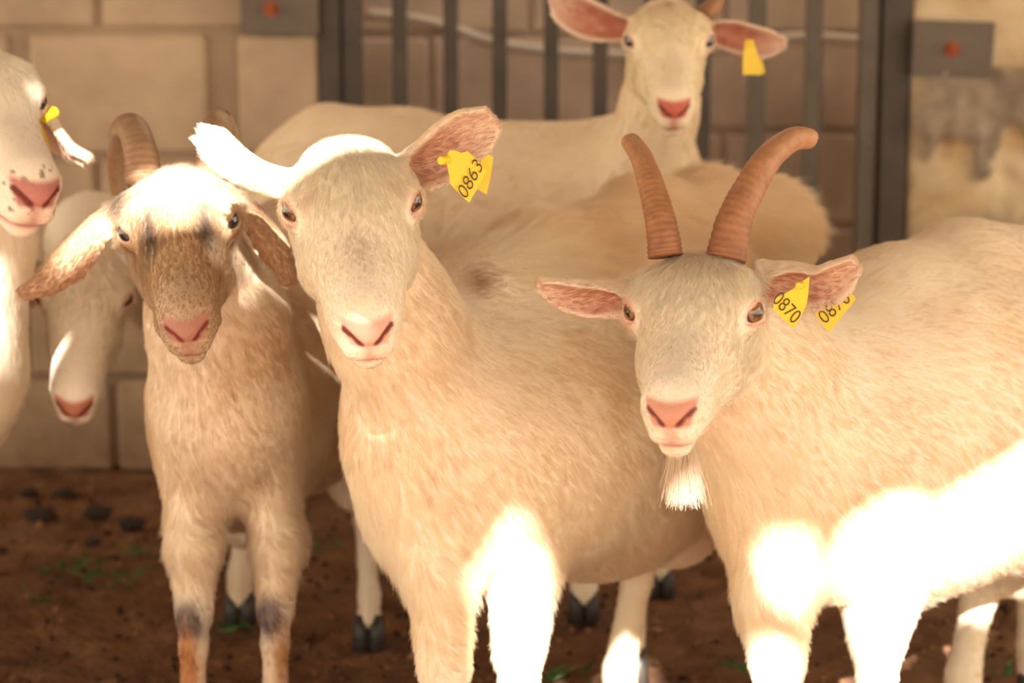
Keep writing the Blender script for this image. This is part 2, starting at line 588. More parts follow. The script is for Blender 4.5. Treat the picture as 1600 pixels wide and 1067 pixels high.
def head_prims(w=1.0, muz=1.0, chin=0.0, jaw=1.0, ln=1.0, eo=1.0, mid=1.0):
    """head lying level: nose to -Y, up +Z, eye line at the origin, metres. ln stretches the face"""
    p = []
    y = lambda v: v * ln if v < 0 else v
    def a(A, B, ra, rb=None, k=0.02, mode='+', up=(0, 0, 1)):
        A = (A[0], y(A[1]), A[2]); B = (B[0], y(B[1]), B[2])
        p.append(Prim(A, B, ra, rb, up, k, mode))
    # cranium and forehead
    a((0, .062, -.012), (0, .02, -.004), (.056 * w, .052), (.058 * w, .047))
    a((0, .030, .010), (0, -.03, .006), (.046 * w, .034), (.040 * w, .030))
    # brow ridges
    for s in (-1, 1):
        a((s * .044 * w, .016, .016), (s * .042 * w, -.010, .012), .020, .016, k=.022)
    # nose bridge and muzzle
    a((0, -.01, -.008), (0, -.150, -.024), (.043 * w * mid, .036), (.027 * muz, .026 * muz), k=.03)
    a((0, -.06, -.030), (0, -.150, -.036), (.041 * w * mid, .040), (.030 * muz * (mid * .5 + .5), .026 * muz), k=.03)
    # cheeks and jaw
    for s in (-1, 1):
        a((s * .034 * w, .035, -.050), (s * .028 * w * mid, -.040, -.056), (.026 * jaw, .046), (.022 * jaw, .032), k=.03)
        a((s * .026 * w, -.03, -.066), (s * .012, -.125, -.062), .020, .015, k=.025)
    a((0, .02, -.075), (0, -.12, -.064), (.030, .030), (.020, .018), k=.03)
    # nose pad, upper lip lobes, chin
    a((0, -.166, -.026), (0, -.180, -.031), (.025 * muz, .019), (.020 * muz, .016), k=.016)
    for s in (-1, 1):
        a((s * .017 * muz, -.140, -.050), (s * .0105 * muz, -.1765, -.0530), (.021 * muz, .019), (.0160 * muz, .0165), k=.012)
        a((s * .022 * muz, -.1660, -.0265), (s * .0205 * muz, -.1745, -.029), .0095, .0085, k=.010)   # nostril wings
    a((0, -.130, -.072), (0, -.1660, -.0765), (.024 * muz, .017), (.0175 * muz, .0125 + chin), k=.010)
    # mouth line
    for s in (-1, 1):
        a((0, -.1915, -.0675), (s * .018 * muz, -.178, -.0685), .0020, .0020, k=.003, mode='-')
        a((s * .018 * muz, -.178, -.0685), (s * .0315 * muz, -.152, -.0660), .0022, .0022, k=.003, mode='-')
        a((s * .0315 * muz, -.152, -.0660), (s * .0385 * muz, -.112, -.0560), .0024, .0014, k=.003, mode='-')
    # groove under the nose
    a((0, -.1985, -.040), (0, -.1955, -.064), .0022, .0022, k=.004, mode='-')
    # nostrils: comma slits running up and out
    for s in (-1, 1):
        a((s * .0085 * muz, -.1975, -.0385), (s * .018 * muz, -.1925, -.0325), (.0032), (.0050), k=.004, mode='-')
        a((s * .018 * muz, -.1925, -.0325), (s * .0265 * muz, -.184, -.0240), (.0050), (.0034), k=.004, mode='-')
        # lower rim of the nostril and the crease over it
        a((s * .034 * muz, -.176, -.0300), (s * .024 * muz, -.192, -.0420), .0022, .0016, k=.006, mode='-')
    # eye sockets: lid swelling, then an almond opening
    for s in (-1, 1):
        e = np.array((s * .0525 * w, -.004, .000))
        n = unit(EYE_N(s))
        p.append(Prim(e, e, .0225, k=.012))
        q = e + n * .0205
        al = unit(np.array((-s * .38, -.85, -.10)))
        al = unit(al - n * (al @ n)); upv = np.cross(al, n); upv = upv if upv[2] > 0 else -upv
        p.append(Prim(q - al * .0080, q + al * .0080, (.0108 * eo, .0108 * eo), (.0080 * eo, .0080 * eo), k=.004, mode='-'))
        q = e + n * .014
        p.append(Prim(q - al * .006, q + al * .006, (.0100 * eo, .0100 * eo), (.0085 * eo, .0085 * eo), k=.003, mode='-'))
    return p


def eye_obj(root, M, sc, s, w, iris=(.20, .085, .025), look=(0, 0, 0)):
    e = np.array((s * .0525 * w, -.004, .000)); r = .0200
    n = unit(np.array(EYE_N(s)) + np.array(look))
    # local horizontal of the pupil lies along the eye slit
    al = unit(np.array((-s * .38, -.85, -.10))); al = unit(al - n * (al @ n)); up = np.cross(al, n)
    V = []; Fc = []; nr, ns = 26, 32
    for i in range(nr + 1):
        th = math.pi * (i / nr) ** 1.25
        for j in range(ns):
            ph = 2 * math.pi * j / ns
            d = n * math.cos(th) + (al * math.cos(ph) + up * math.sin(ph)) * math.sin(th)
            rr = r * (1 + .05 * math.exp(-(th / .55) ** 2))
            V.append(e + d * rr)
    for i in range(nr):
        for j in range(ns):
            Fc.append((i * ns + j, (i + 1) * ns + j, (i + 1) * ns + (j + 1) % ns, i * ns + (j + 1) % ns))
    V = np.array(V); d = (V - e) / np.linalg.norm(V - e, axis=1)[:, None]
    x = d @ al; yv = d @ up; rad = np.sqrt(x * x + yv * yv)
    col = np.tile(np.array(iris), (len(V), 1)) * (0.75 + .5 * sstep(.15, .5, rad))[:, None]
    pupil = (np.abs(x) < .36) & (np.abs(yv) < .155)
    col[pupil] = (.006, .005, .006)
    col[rad > .56] = (.020, .012, .008)
    col[d @ n < .35] = (.10, .05, .04)
    R = np.array(M.to_3x3()); T = np.array(M.translation)
    return mesh_obj('eye', V @ R.T + T, Fc, M_EYE, root, col=col)


def horn_obj(root, pts, r0, ell=1.25, col=(.31, .135, .065), col2=(.47, .25, .13), rings=26, n=90, up=(0, 1, 0), tip=.35, ramp=.024):
    C = smoothpath(pts, n); V = []; Fc = []; cols = []; m = 28
    for i, c in enumerate(C):
        u = i / (n - 1)
        t = unit(C[min(i + 1, n - 1)] - C[max(i - 1, 0)])
        a = unit(np.cross(t, up)); b = np.cross(a, t)
        r = r0 * (1 - u * (1 - tip)) * (1 - sstep(.955, 1.0, u) * .75)
        amp = ramp * (1 - sstep(.55, .8, u))
        ring = math.sin(u * rings * 2 * math.pi + .8 * math.sin(u * 21))
        for j in range(m):
            th = 2 * math.pi * j / m
            wob = ring * amp + .010 * math.sin(5 * th + 40 * u)
            fl = 1 + .10 * math.cos(2 * th + .6)
            V.append(c + (a * math.cos(th) + b * math.sin(th) * ell) * r * (1 + wob) * fl)
            g = .5 + .5 * ring
            cols.append(np.array(col) * (1 - .20 * (1 - g) * (1 - sstep(.5, .75, u))) * (1 - u) + np.array(col2) * u)
    for i in range(n - 1):
        for j in range(m):
            Fc.append((i * m + j, i * m + (j + 1) % m, (i + 1) * m + (j + 1) % m, (i + 1) * m + j))
    Fc.append(tuple(range(m - 1, -1, -1))); Fc.append(tuple((n - 1) * m + j for j in range(m)))
    V = np.array(V); cols = np.array(cols)
    nz = vnoise(V, 90, 3) * .5 + vnoise(V, 300, 4) * .5
    cols = cols * (0.72 + .56 * nz)[:, None]
    return mesh_obj('horn', V, Fc, M_HORN, root, col=cols)


def goat(label, group, headM, sc, hp, body, ears, palette, fur_n=60000, hf=.003, hc=.008,
         eyes=True, flow=None, iris=(.20, .085, .025), seed=1, hw=1.0, ln=1.0, frad=.00017, name='goat'):
    """headM: matrix (with scale) of the head frame; body: list of Prim; palette: function(V,N,local,earinfo)->dict"""
    foot = np.mean([PX_BASE(body)], axis=0)
    root = empty(name, tuple(foot))
    tag(root, label, 'goat', group)
    hpw = [q.xf(headM, sc) for q in hp]
    prims = list(body) + [q for q in hpw if q.mode == '+'] + list(ears) + [q for q in hpw if q.mode == '-']
    Mi = np.array(headM.inverted())
    cen = np.array(headM @ Vector((0, -.06, -.02)))
    crn = [np.array(headM @ Vector((x, y, z))) for x in (-.075, .075) for y in (-.205, .10) for z in (-.10, .06)]
    lo = np.min(crn, 0); hi = np.max(crn, 0)
    for e in ears:
        b0, b1 = e.bounds(); lo = np.minimum(lo, b0 + .02); hi = np.maximum(hi, b1 - .02)
    V, Q = surface(prims, lo, hi, hf, hc)
    N = vert_normals(V, Q)
    Lc = V @ Mi[:3, :3].T + Mi[:3, 3]
    Lc[:, 1] = np.where(Lc[:, 1] < 0, Lc[:, 1] / ln, Lc[:, 1])
    Ln = N @ (Mi[:3, :3].T * sc)
    einfo = []
    for e in ears:
        b0, b1 = e.bounds()
        m = ((V > b0) & (V < b1)).all(1)
        dd = np.full(len(V), 1.0); uu = np.zeros(len(V)); inner = np.zeros(len(V)); xx = np.zeros(len(V))
        if m.any():
            u, x, y, a, w, D = e.local(V[m])
            d = e.dist(V[m][:, 0], V[m][:, 1], V[m][:, 2])
            dd[m] = d; uu[m] = u; xx[m] = x / w
            i = np.clip(np.round(u * (len(e.C) - 1)).astype(int), 0, len(e.C) - 1)
            inner[m] = (N[m] * e.N[i]).sum(1)
        tdir = np.zeros_like(V); i = np.clip(np.round(uu * (len(e.C) - 1)).astype(int), 0, len(e.C) - 1)
        tdir = e.T[i]
        einfo.append(dict(on=(np.abs(dd) < .004) & (uu > .06), u=uu, inner=inner, x=xx, T=tdir))
    A = dict()
    A['col'] = np.tile(np.array(palette['base']), (len(V), 1)).astype(float)
    nz = vnoise(V, 9, seed) * .6 + vnoise(V, 30, seed + 1) * .4
    A['col'] = A['col'] * (1 - sstep(.35, .8, nz)[:, None]) + np.array(palette['base2']) * sstep(.35, .8, nz)[:, None]
    on_head = (Lc[:, 1] < .095) & (np.abs(Lc[:, 0]) < .085) & (Lc[:, 2] > -.105) & (Lc[:, 2] < .07) & (Lc[:, 1] > -.25)
    hd = np.where(on_head, (1 - sstep(.03, .095, Lc[:, 1])) * sstep(.085, .068, np.abs(Lc[:, 0])) * sstep(-.105, -.085, Lc[:, 2]), 0)
    A['len'] = np.full(len(V), .017); A['lift'] = np.full(len(V), .15); A['dens'] = np.full(len(V), 1.0)
    A['clump'] = np.ones(len(V))
    A['dir'] = np.zeros_like(V); A['dir'][:] = (0, 0, -1.0)
    if flow is not None: A['dir'] = flow(V, N)
    # legs: short, downwards
    leg = 1 - sstep(.30, .40, V[:, 2])
    A['len'] = A['len'] * (1 - leg) + .011 * leg
    # head hair
    fwd = np.array(headM.to_3x3() @ Vector((0, -1, 0))) / sc
    sidev = np.array(headM.to_3x3() @ Vector((1, 0, 0))) / sc
    fl = fwd[None, :] * 1.0 + sidev[None, :] * (Lc[:, 0] * 14)[:, None]
    A['dir'] = A['dir'] * (1 - hd)[:, None] + fl * hd[:, None]
    facelen = .0150 - .0070 * sstep(.02, -.10, Lc[:, 1]) - .0030 * sstep(-.10, -.16, Lc[:, 1])
    A['len'] = A['len'] * (1 - hd) + facelen * hd
    A['lift'] = A['lift'] * (1 - hd) + .20 * hd
    A['clump'] = A['clump'] * (1 - .1 * hd)
    A['var'] = .045 + .075 * hd
    A['dens'] = A['dens'] * (1 + 3.2 * hd)
    A['col'] = A['col'] * (1 - .85 * hd[:, None]) + np.array(palette['face']) * .85 * hd[:, None]
    if palette.get('paint'): palette['paint'](A, V, N, Lc, Ln, hd)
    # nose pad
    nose = hd * sstep(-.150, -.164, Lc[:, 1]) * sstep(-.045, -.039, Lc[:, 2]) * sstep(-.011, -.018, Lc[:, 2]) * sstep(.0265, .0215, np.abs(Lc[:, 0]) - .35 * np.clip(Lc[:, 2] + .030, -.02, .012)) * sstep(.30, .62, -Ln[:, 1])
    lip = hd * (Lc[:, 1] < -.13) * np.exp(-((Lc[:, 2] + .0675) / .0045) ** 2) * .8
    grv = hd * (Lc[:, 1] < -.168) * np.exp(-(Lc[:, 0] / .008) ** 2) * (Lc[:, 2] > -.070) * (Lc[:, 2] < -.035) * .65
    pk = np.clip(np.maximum(nose, np.maximum(lip, grv)), 0, 1)[:, None]
    A['col'] = A['col'] * (1 - pk) + np.array(palette['nose']) * pk
    A['dens'] *= 1 - .93 * np.clip(nose * 1.3, 0, 1)
    A['len'] *= 1 - .55 * pk[:, 0]
    # nostril depths
    for s in (-1, 1):
        a0 = np.array((s * .0085, -.1975, -.0385)); a1 = np.array((s * .0265, -.184, -.0240))
        ab = a1 - a0; t = np.clip(((Lc - a0) @ ab) / (ab @ ab), 0, 1)
        d = np.linalg.norm(Lc - (a0 + t[:, None] * ab), axis=1)
        g = (1 - sstep(.0034, .0056, d))[:, None] * hd[:, None]
        A['col'] = A['col'] * (1 - g) + np.array((.16, .035, .025)) * g
        A['dens'] *= 1 - g[:, 0]
        e = np.array((s * .0525 * hw, -.004, 0)); n = unit(EYE_N(s))
        de = np.linalg.norm(Lc - (e + n * .019), axis=1)
        g = (1 - sstep(.012, .021, de))[:, None] * hd[:, None] * palette.get('eyering', .7)
        A['col'] = A['col'] * (1 - g) + np.array(palette.get('eyecol', (.52, .27, .2))) * g
        g = (1 - sstep(.0110, .0150, de)) * hd
        A['dens'] *= 1 - g; A['len'] *= 1 - .72 * (1 - sstep(.016, .034, de)) * hd
    # ears
    for e in einfo:
        on = e['on']; inn = sstep(.15, .55, e['inner']) * on
        edge = sstep(.72, .95, np.abs(e['x']))
        pinkness = (inn * (1 - .75 * edge) * (1 - .45 * sstep(.45, .95, e['u'])) * (.75 + .25 * vnoise(V, 60, 8)))[:, None]
        A['col'] = np.where(on[:, None], np.array(palette.get('ear', palette['base'])), A['col'])
        A['col'] = A['col'] * (1 - pinkness) + np.array(palette['inner']) * pinkness
        A['dir'] = np.where(on[:, None], e['T'], A['dir'])
        A['len'] = np.where(on, np.where(inn > .5, .008, .0065), A['len'])
        A['lift'] = np.where(on, .28, A['lift'])
        A['dens'] = np.where(on, 4.5 * (1 - .62 * inn), A['dens'])
    A['col'] = np.clip(A['col'], 0.004, .9)
    bodyo = mesh_obj('body', V, Q, M_SKIN, root, col=A['col'])
    if palette.get('post'): palette['post'](A, V, N, Lc, Ln, hd)
    pts, rr, C = grow(V, Q, N, A, fur_n, seed=seed, rad=frad)
    fo = add_curves('fur', pts, rr, C, root)
    if eyes:
        for s in (-1, 1): eye_obj(root, headM, sc, s, hw, iris)
    return root, (V, Q, N, A, Lc)


def PX_BASE(body):
    pts = np.array([q.b for q in body if isinstance(q, Prim)])
    lowest = pts[pts[:, 2] < pts[:, 2].min() + .05]
    c = lowest.mean(0); c[2] = 0
    return c


def head_matrix(mid, yaw, roll, pitch, sc):
    R = Matrix.Rotation(math.radians(yaw), 4, 'Z') @ Matrix.Rotation(math.radians(roll), 4, 'Y') @ Matrix.Rotation(math.radians(pitch), 4, 'X')
    return Matrix.Translation(Vector(mid)) @ R @ Matrix.Scale(sc, 4)


def chain(pts, rads, k=.03, up=(0, 0, 1)):
    return [Prim(pts[i], pts[i + 1], rads[i], rads[i + 1], up, k) for i in range(len(pts) - 1)]


def leg_front(sh, el, kn, ft, t=1.0):
    """shoulder, elbow, knee (carpus), fetlock points"""
    ft = np.array(ft, float); kn = np.array(kn, float); el = np.array(el, float)
    hoof = ft + np.array((0, -.014, -.040))
    L = chain([sh, el, kn + (el - kn) * .35], [(.052 * t, .080 * t), (.037 * t, .052 * t), (.029 * t, .033 * t)], .03, up=(0, -1, 0))
    L += chain([kn + (el - kn) * .35, kn, kn + (ft - kn) * .25, ft], [.030 * t, .0275 * t, .021 * t, .021 * t], .015)
    L += chain([ft, hoof], [.023 * t, .025 * t], .012)
    return L, hoof


def leg_hind(hip, stifle, hock, ft, t=1.0):
    ft = np.array(ft, float); hk = np.array(hock, float)
    hoof = ft + np.array((0, -.014, -.040))
    L = chain([hip, stifle], [(.085 * t, .13 * t), (.060 * t, .085 * t)], .04, up=(0, -1, 0))
    L += chain([stifle, hk + (np.array(stifle) - hk) * .25], [(.058 * t, .08 * t), (.028 * t, .036 * t)], .03, up=(0, -1, 0))
    L += chain([hk + (np.array(stifle) - hk) * .25, hk, hk + (ft - hk) * .3, ft], [.030 * t, .029 * t, .021 * t, .022 * t], .015)
    L += chain([ft, hoof], [.023 * t, .025 * t], .012)
    return L, hoof


def hooves(root, pts):
    for p in pts:
        mb = MB()
        for s in (-1, 1):
            c = np.array((p[0] + s * .0135, p[1] - .004, 0))
            mb.tube([c + (0, .006, .050), c + (0, -.002, .032), c + (0, -.010, -.008)], [.0125, .0150, .0170], n=14, ell=1.35, up=(0, 1, 0))
        mb.build('hoof', M_HOOF, root, smooth=True)



# ------------------------------------------------------------------ ear tags
def plate(name, poly, Y, th, mat, parent, tilt=0.0):
    """flat plastic plate: outline in picture points at distance Y, tilt = extra depth per pixel across"""
    cx = sum(p[0] for p in poly) / len(poly)
    fr = [P(x, y, Y + (x - cx) * tilt) for x, y in poly]
    n = len(poly)
    bk = [p + np.array((0, th, 0)) for p in fr]
    fs = [tuple(range(n)), tuple(range(2 * n - 1, n - 1, -1))] + [(i, (i + 1) % n, n + (i + 1) % n, n + i) for i in range(n)]
    mb = MB(); mb.add(fr + bk, fs)
    return mb.build(name, mat, parent)


def number_on(text, start, step, upv, hgt, Y, parent, cx, tilt=0.0, width=.62):
    """printed digits: start/step/upv in picture points"""
    cu = bpy.data.curves.new('tmp', 'FONT'); cu.body = text; cu.size = 1.0; cu.offset = -0.012
    o = bpy.data.objects.new('tmp', cu); COL.objects.link(o)
    dg = bpy.context.evaluated_depsgraph_get(); dg.update()
    me = bpy.data.meshes.new_from_object(o.evaluated_get(dg))
    V = np.array([v.co[:] for v in me.vertices]); Fc = [tuple(p.vertices) for p in me.polygons]
    bpy.data.objects.remove(o); bpy.data.curves.remove(cu)
    w = V[:, 0].max() - V[:, 0].min(); x0 = V[:, 0].min(); h = V[:, 1].max()
    n = len(text)
    out = []
    for v in V:
        a = (v[0] - x0) / w * n - .5; b = v[1] / h - .5
        px = start[0] + step[0] * a + upv[0] * hgt * b
        py = start[1] + step[1] * a + upv[1] * hgt * b
        out.append(P(px, py, Y + (px - cx) * tilt))
    ob = mesh_obj('tag_number', out, Fc, M_INK, parent, smooth=False)
    return ob


def stud(p0, p1, r, parent, hollow=True):
    mb = MB(); p0 = Vector(p0); p1 = Vector(p1)
    mb.tube([p0, p0 + (p1 - p0) * .85, p1], [r * .8, r, r * .86], n=20)
    o = mb.build('stud', M_TAG, parent, smooth=False)
    return o


# ------------------------------------------------------------------ goats
WHITE = dict(base=(.90, .82, .69), base2=(.84, .73, .57), face=(.93, .84, .73), nose=(.72, .40, .31), inner=(.58, .34, .25), ear=(.84, .73, .59))


def G(px, Y, z):
    w = Y * CP - (z - CAM_H) * SP
    return np.array(((px - 800) / F * w, Y, z))


def tuft(A, V, c, r=.035, L=.03, lift=.35):
    g = np.exp(-(((V - c) / r) ** 2).sum(1))
    A['len'] += L * g; A['lift'] += lift * g; A['dens'] *= 1 + g


def flow_dir(back, down=.9):
    back = unit(back)
    def f(V, N):
        d = np.tile(back, (len(V), 1))
        d[:, 2] -= down * (1 - np.clip(N[:, 2], 0, 1))
        # along the neck and chest the coat simply hangs
        return d
    return f


# --- the goat with tag 0863, facing the camera
sc4 = 1.0
M4 = head_matrix(P(550, 317, 2.15), 7, -4, 29, sc4)
h = lambda x, y, z, M=M4: np.array(M @ Vector((x, y, z)))
b4 = []
b4 += chain([h(0, .045, -.04), P(612, 500, 2.29), P(684, 640, 2.38)], [(.055, .066), (.072, .090), (.100, .13)], .05, up=(0, -1, 0))
b4 += chain([P(688, 650, 2.40), P(725, 700, 2.44)], [(.100, .15), (.130, .175)], .05)
b4 += chain([P(735, 690, 2.44), P(790, 660, 2.55), P(930, 640, 2.72), P(1030, 600, 2.86), P(1120, 520, 3.02)],
            [(.140, .175), (.180, .205), (.195, .235), (.185, .225), (.14, .165)], .06)
b4 += chain([P(725, 452, 2.46), P(830, 412, 2.62), P(1000, 345, 2.85), P(1100, 345, 3.0), P(1180, 375, 3.1)], [.04, .045, .045, .06, .10], .07)
lf = []
L, hf_ = leg_front(P(668, 800, 2.36), P(688, 890, 2.33), G(694, 2.30, .275), G(694, 2.31, .085), 1.14); b4 += L; lf.append(hf_)
L, hf_ = leg_front(P(800, 780, 2.46), P(815, 890, 2.42), G(812, 2.38, .275), G(812, 2.40, .085), 1.16); b4 += L; lf.append(hf_)
L, hf_ = leg_hind(P(1075, 640, 2.92), P(1058, 800, 2.84), G(1005, 2.95, .26), G(968, 2.86, .085), 1.1); b4 += L; lf.append(hf_)
L, hf_ = leg_hind(P(1120, 600, 3.08), P(1075, 760, 3.02), G(1012, 3.18, .26), G(985, 3.08, .085), 1.0); b4 += L; lf.append(hf_)
e4 = [EarPrim([P(462, 292, 2.20), P(415, 276, 2.19), P(365, 247, 2.17), P(312, 208, 2.15)], [.020, .027, .033, .034, .030, .012],
              [(-.1, -.3, -.9), (0, .45, -.9), (0, .75, -.65)], [.020, .014, .008, .004]),
      EarPrim([P(632, 268, 2.20), P(678, 248, 2.19), P(720, 218, 2.18), P(768, 185, 2.17)], [.018, .026, .031, .033, .031, .016],
              [(.25, -.9, -.35), (.05, -.95, -.25)], [.022, .017, .010, .006])]


def paint4(A, V, N, Lc, Ln, hd):
    # tan saddle patches over the withers and the flank, dark flecks beside the eyes
    px, py = PX(V.T)
    w = np.exp(-((px - 745) / 28) ** 2 - ((py - 438) / 26) ** 2) * (V[:, 1] > 2.36) * .8
    A['col'] = A['col'] * (1 - w[:, None]) + np.array((.40, .24, .13)) * w[:, None]
    back = sstep(2.48, 2.62, V[:, 1])[:, None] * .45
    A['col'] = A['col'] * (1 - back) + np.array((.83, .65, .42)) * back
    ridge = sstep(.70, .76, V[:, 2]) * sstep(2.42, 2.5, V[:, 1])
    A['len'] += .034 * ridge; A['lift'] += .22 * ridge
    A['len'] += .012 * sstep(.60, .40, V[:, 2]) * sstep(.26, .36, V[:, 2])
    tuft(A, V, P(862, 935, 2.45)); tuft(A, V, P(640, 870, 2.36), .03, .015); tuft(A, V, P(736, 1040, 2.36), .03, .02)
    for s in (-1, 1):
        d = np.linalg.norm((Lc - np.array((s * .036, -.016, .022))) / np.array((1.6, 1, 1)), axis=1)
        g = (1 - sstep(.004, .017, d)) * hd * .60
        A['col'] = A['col'] * (1 - g[:, None]) + np.array((.16, .12, .10)) * g[:, None]
    g = np.exp(-(Lc[:, 0] / .012) ** 2) * sstep(-.05, -.09, Lc[:, 1]) * sstep(-.16, -.12, Lc[:, 1]) * hd * .30 * vnoise(V, 160, 9)
    A['col'] = A['col'] * (1 - g[:, None]) + np.array((.35, .28, .22)) * g[:, None]


g4, d4 = goat('white hornless goat with pink nose and ear tag 0863, looking straight ahead', 'goats standing in the pen', M4, sc4,
              head_prims(1.12, 1.06, ln=1.08, eo=.80, mid=1.22, jaw=1.15), b4, e4, dict(WHITE, paint=paint4), fur_n=360000, hf=.0025, hc=.008,
              flow=flow_dir((.55, .75, -.1), .8), seed=4, hw=1.12, ln=1.08)
hooves(g4, lf)
ta = plate('ear_tag', [(697, 246), (702, 235), (711, 235), (721, 239), (731, 236), (747, 252), (760, 267), (748, 291), (733, 317), (717, 302), (703, 287), (702, 273), (699, 260)],
           2.105, .0014, M_TAG, g4, tilt=.0003)
number_on('0863', (724.5, 298), (6.8, -12.6), (-.66, -.75), 21, 2.1035, ta, 725, tilt=.0003)
stud(P(708, 247, 2.115), P(689, 251, 2.085), .0050, ta)
plate('ear_tag', [(752, 250), (763, 241), (771, 246), (766, 280), (760, 304), (744, 294)], 2.16, .0014, M_TAG, g4)

r = np.random.default_rng(15); n = 46
side = np.sign(r.random(n) - .5)
rt = np.stack([side * r.uniform(.004, .022, n), -.176 + r.uniform(0, .02, n), r.uniform(-.088, -.052, n)], 1)
dr = np.stack([side * r.uniform(.2, .9, n), -r.uniform(.3, .8, n), -r.uniform(.3, 1.2, n)], 1); dr /= np.linalg.norm(dr, axis=1)[:, None]
wl = r.uniform(.010, .024, n)[:, None, None]; s_ = np.linspace(0, 1, 6)[None, :, None]
wp = rt[:, None, :] * np.array((1, 1.06, 1)) + dr[:, None, :] * wl * s_ + np.array((0, 0, -1.)) * wl * .3 * s_ * s_
R4 = np.array(M4.to_3x3()); wp = wp @ R4.T + np.array(M4.translation)
add_curves('whiskers', wp, np.tile(np.linspace(.00022, .00006, 6), (n, 1)), np.tile((.88, .80, .68), (n, 1)), g4)

# --- the horned goat with tags 0870, right foreground
sc6 = 1.0
M6 = head_matrix(P(1084, 484, 2.13), -13, -1, 17, sc6)
h6 = lambda x, y, z: np.array(M6 @ Vector((x, y, z)))
b6 = []
b6 += chain([h6(0, .05, -.035), P(1175, 590, 2.30), P(1270, 690, 2.42)], [(.052, .062), (.085, .10), (.13, .17)], .06, up=(-.3, -1, 0))
b6 += chain([P(1290, 720, 2.44), P(1420, 670, 2.58), P(1550, 640, 2.75), P(1760, 620, 3.0), P(1900, 600, 3.2)],
            [(.155, .185), (.185, .225), (.205, .23), (.215, .22), (.15, .17)], .06)
b6 += chain([P(1260, 560, 2.42), P(1380, 485, 2.56), P(1500, 425, 2.70), P(1700, 410, 2.95)], [.045, .055, .055, .05], .07)
lf = []
L, hf_ = leg_front(P(1215, 840, 2.38), P(1212, 920, 2.34), G(1215, 2.32, .275), G(1212, 2.33, .085), 1.2); b6 += L; lf.append(hf_)
L, hf_ = leg_front(P(1370, 850, 2.46), P(1375, 930, 2.43), G(1370, 2.40, .275), G(1370, 2.42, .085), 1.2); b6 += L; lf.append(hf_)
L, hf_ = leg_hind(P(1720, 700, 2.95), P(1640, 860, 2.85), G(1535, 2.90, .22), G(1505, 2.84, .085), 1.15); b6 += L; lf.append(hf_)
L, hf_ = leg_hind(P(1800, 700, 3.10), P(1700, 850, 3.0), G(1610, 3.02, .24), G(1615, 2.98, .085), 1.15); b6 += L; lf.append(hf_)
e6 = [EarPrim([P(1000, 462, 2.17), P(945, 463, 2.17), P(895, 460, 2.165), P(843, 442, 2.15)], [.012, .017, .0205, .0205, .018, .006],
              [(-.2, -.85, -.5), (-.2, -.9, -.4)], [.018, .014, .010, .005]),
      EarPrim([P(1178, 435, 2.18), P(1232, 440, 2.18), P(1285, 444, 2.165), P(1335, 412, 2.15)], [.016, .024, .026, .024, .0235, .010],
              [(.2, -.8, -.6), (.1, -.95, -.1)], [.020, .020, .018, .006])]


def paint6(A, V, N, Lc, Ln, hd):
    back = sstep(2.45, 2.62, V[:, 1])[:, None] * .35
    A['col'] = A['col'] * (1 - back) + np.array((.70, .56, .38)) * back
    top = hd * sstep(-.015, .03, Lc[:, 1]) * (np.abs(Lc[:, 0]) < .05)
    A['len'] += .012 * top; A['lift'] += .1 * top
    A['len'] += .012 * sstep(.62, .42, V[:, 2]) * sstep(.26, .36, V[:, 2])
    tuft(A, V, P(1425, 970, 2.50)); tuft(A, V, P(1425, 1030, 2.48), .02, .03); tuft(A, V, P(1165, 960, 2.36), .03, .012)
    A['col'] = A['col'] * (1 - .06 * top[:, None] * vnoise(V, 120, 2)[:, None])


g6, d6 = goat('white goat with two long orange-brown horns, a beard and ear tags 0870', 'goats standing in the pen', M6, sc6,
              head_prims(1.12, 1.0, ln=1.05, eo=.86, mid=1.06), b6, e6, dict(WHITE, paint=paint6, eyering=.8, eyecol=(.66, .34, .27), inner=(.58, .32, .23), nose=(.62, .31, .23)),
              fur_n=360000, hf=.0025, hc=.008, flow=flow_dir((.75, .6, -.1), .8), seed=6, iris=(.22, .10, .035), hw=1.12, ln=1.05)
hooves(g6, lf)
horn_obj(g6, [P(1040, 400, 2.15), P(1033, 350, 2.16), P(1020, 298, 2.19), P(1003, 248, 2.23), P(982, 216, 2.27)], .0185, ell=1.25, tip=.55)
horn_obj(g6, [P(1134, 405, 2.16), P(1146, 350, 2.17), P(1168, 300, 2.19), P(1200, 248, 2.22), P(1238, 218, 2.26), P(1270, 217, 2.30)], .0215, ell=1.2, tip=.52)
ta = plate('ear_tag', [(1265, 432), (1263, 458), (1261, 473), (1257, 484), (1240, 514), (1224, 499), (1208, 482), (1210, 466), (1224, 460), (1238, 452), (1250, 442)],
           2.11, .0014, M_TAG, g6, tilt=.0002)
number_on('0870', (1217.5, 466.5), (8.3, 9.2), (.66, -.75), 22, 2.108, ta, 1236, tilt=.0002)
stud(P(1256, 444, 2.12), P(1248, 447, 2.10), .0042, ta)
tb = plate('ear_tag', [(1281, 478), (1305, 452), (1323, 450), (1337, 466), (1336, 469), (1297, 517), (1293, 517), (1273, 491)], 2.185, .0014, M_TAG, g6)
number_on('0870', (1288, 494), (10.3, -9.4), (-.62, -.78), 21, 2.183, tb, 1300)

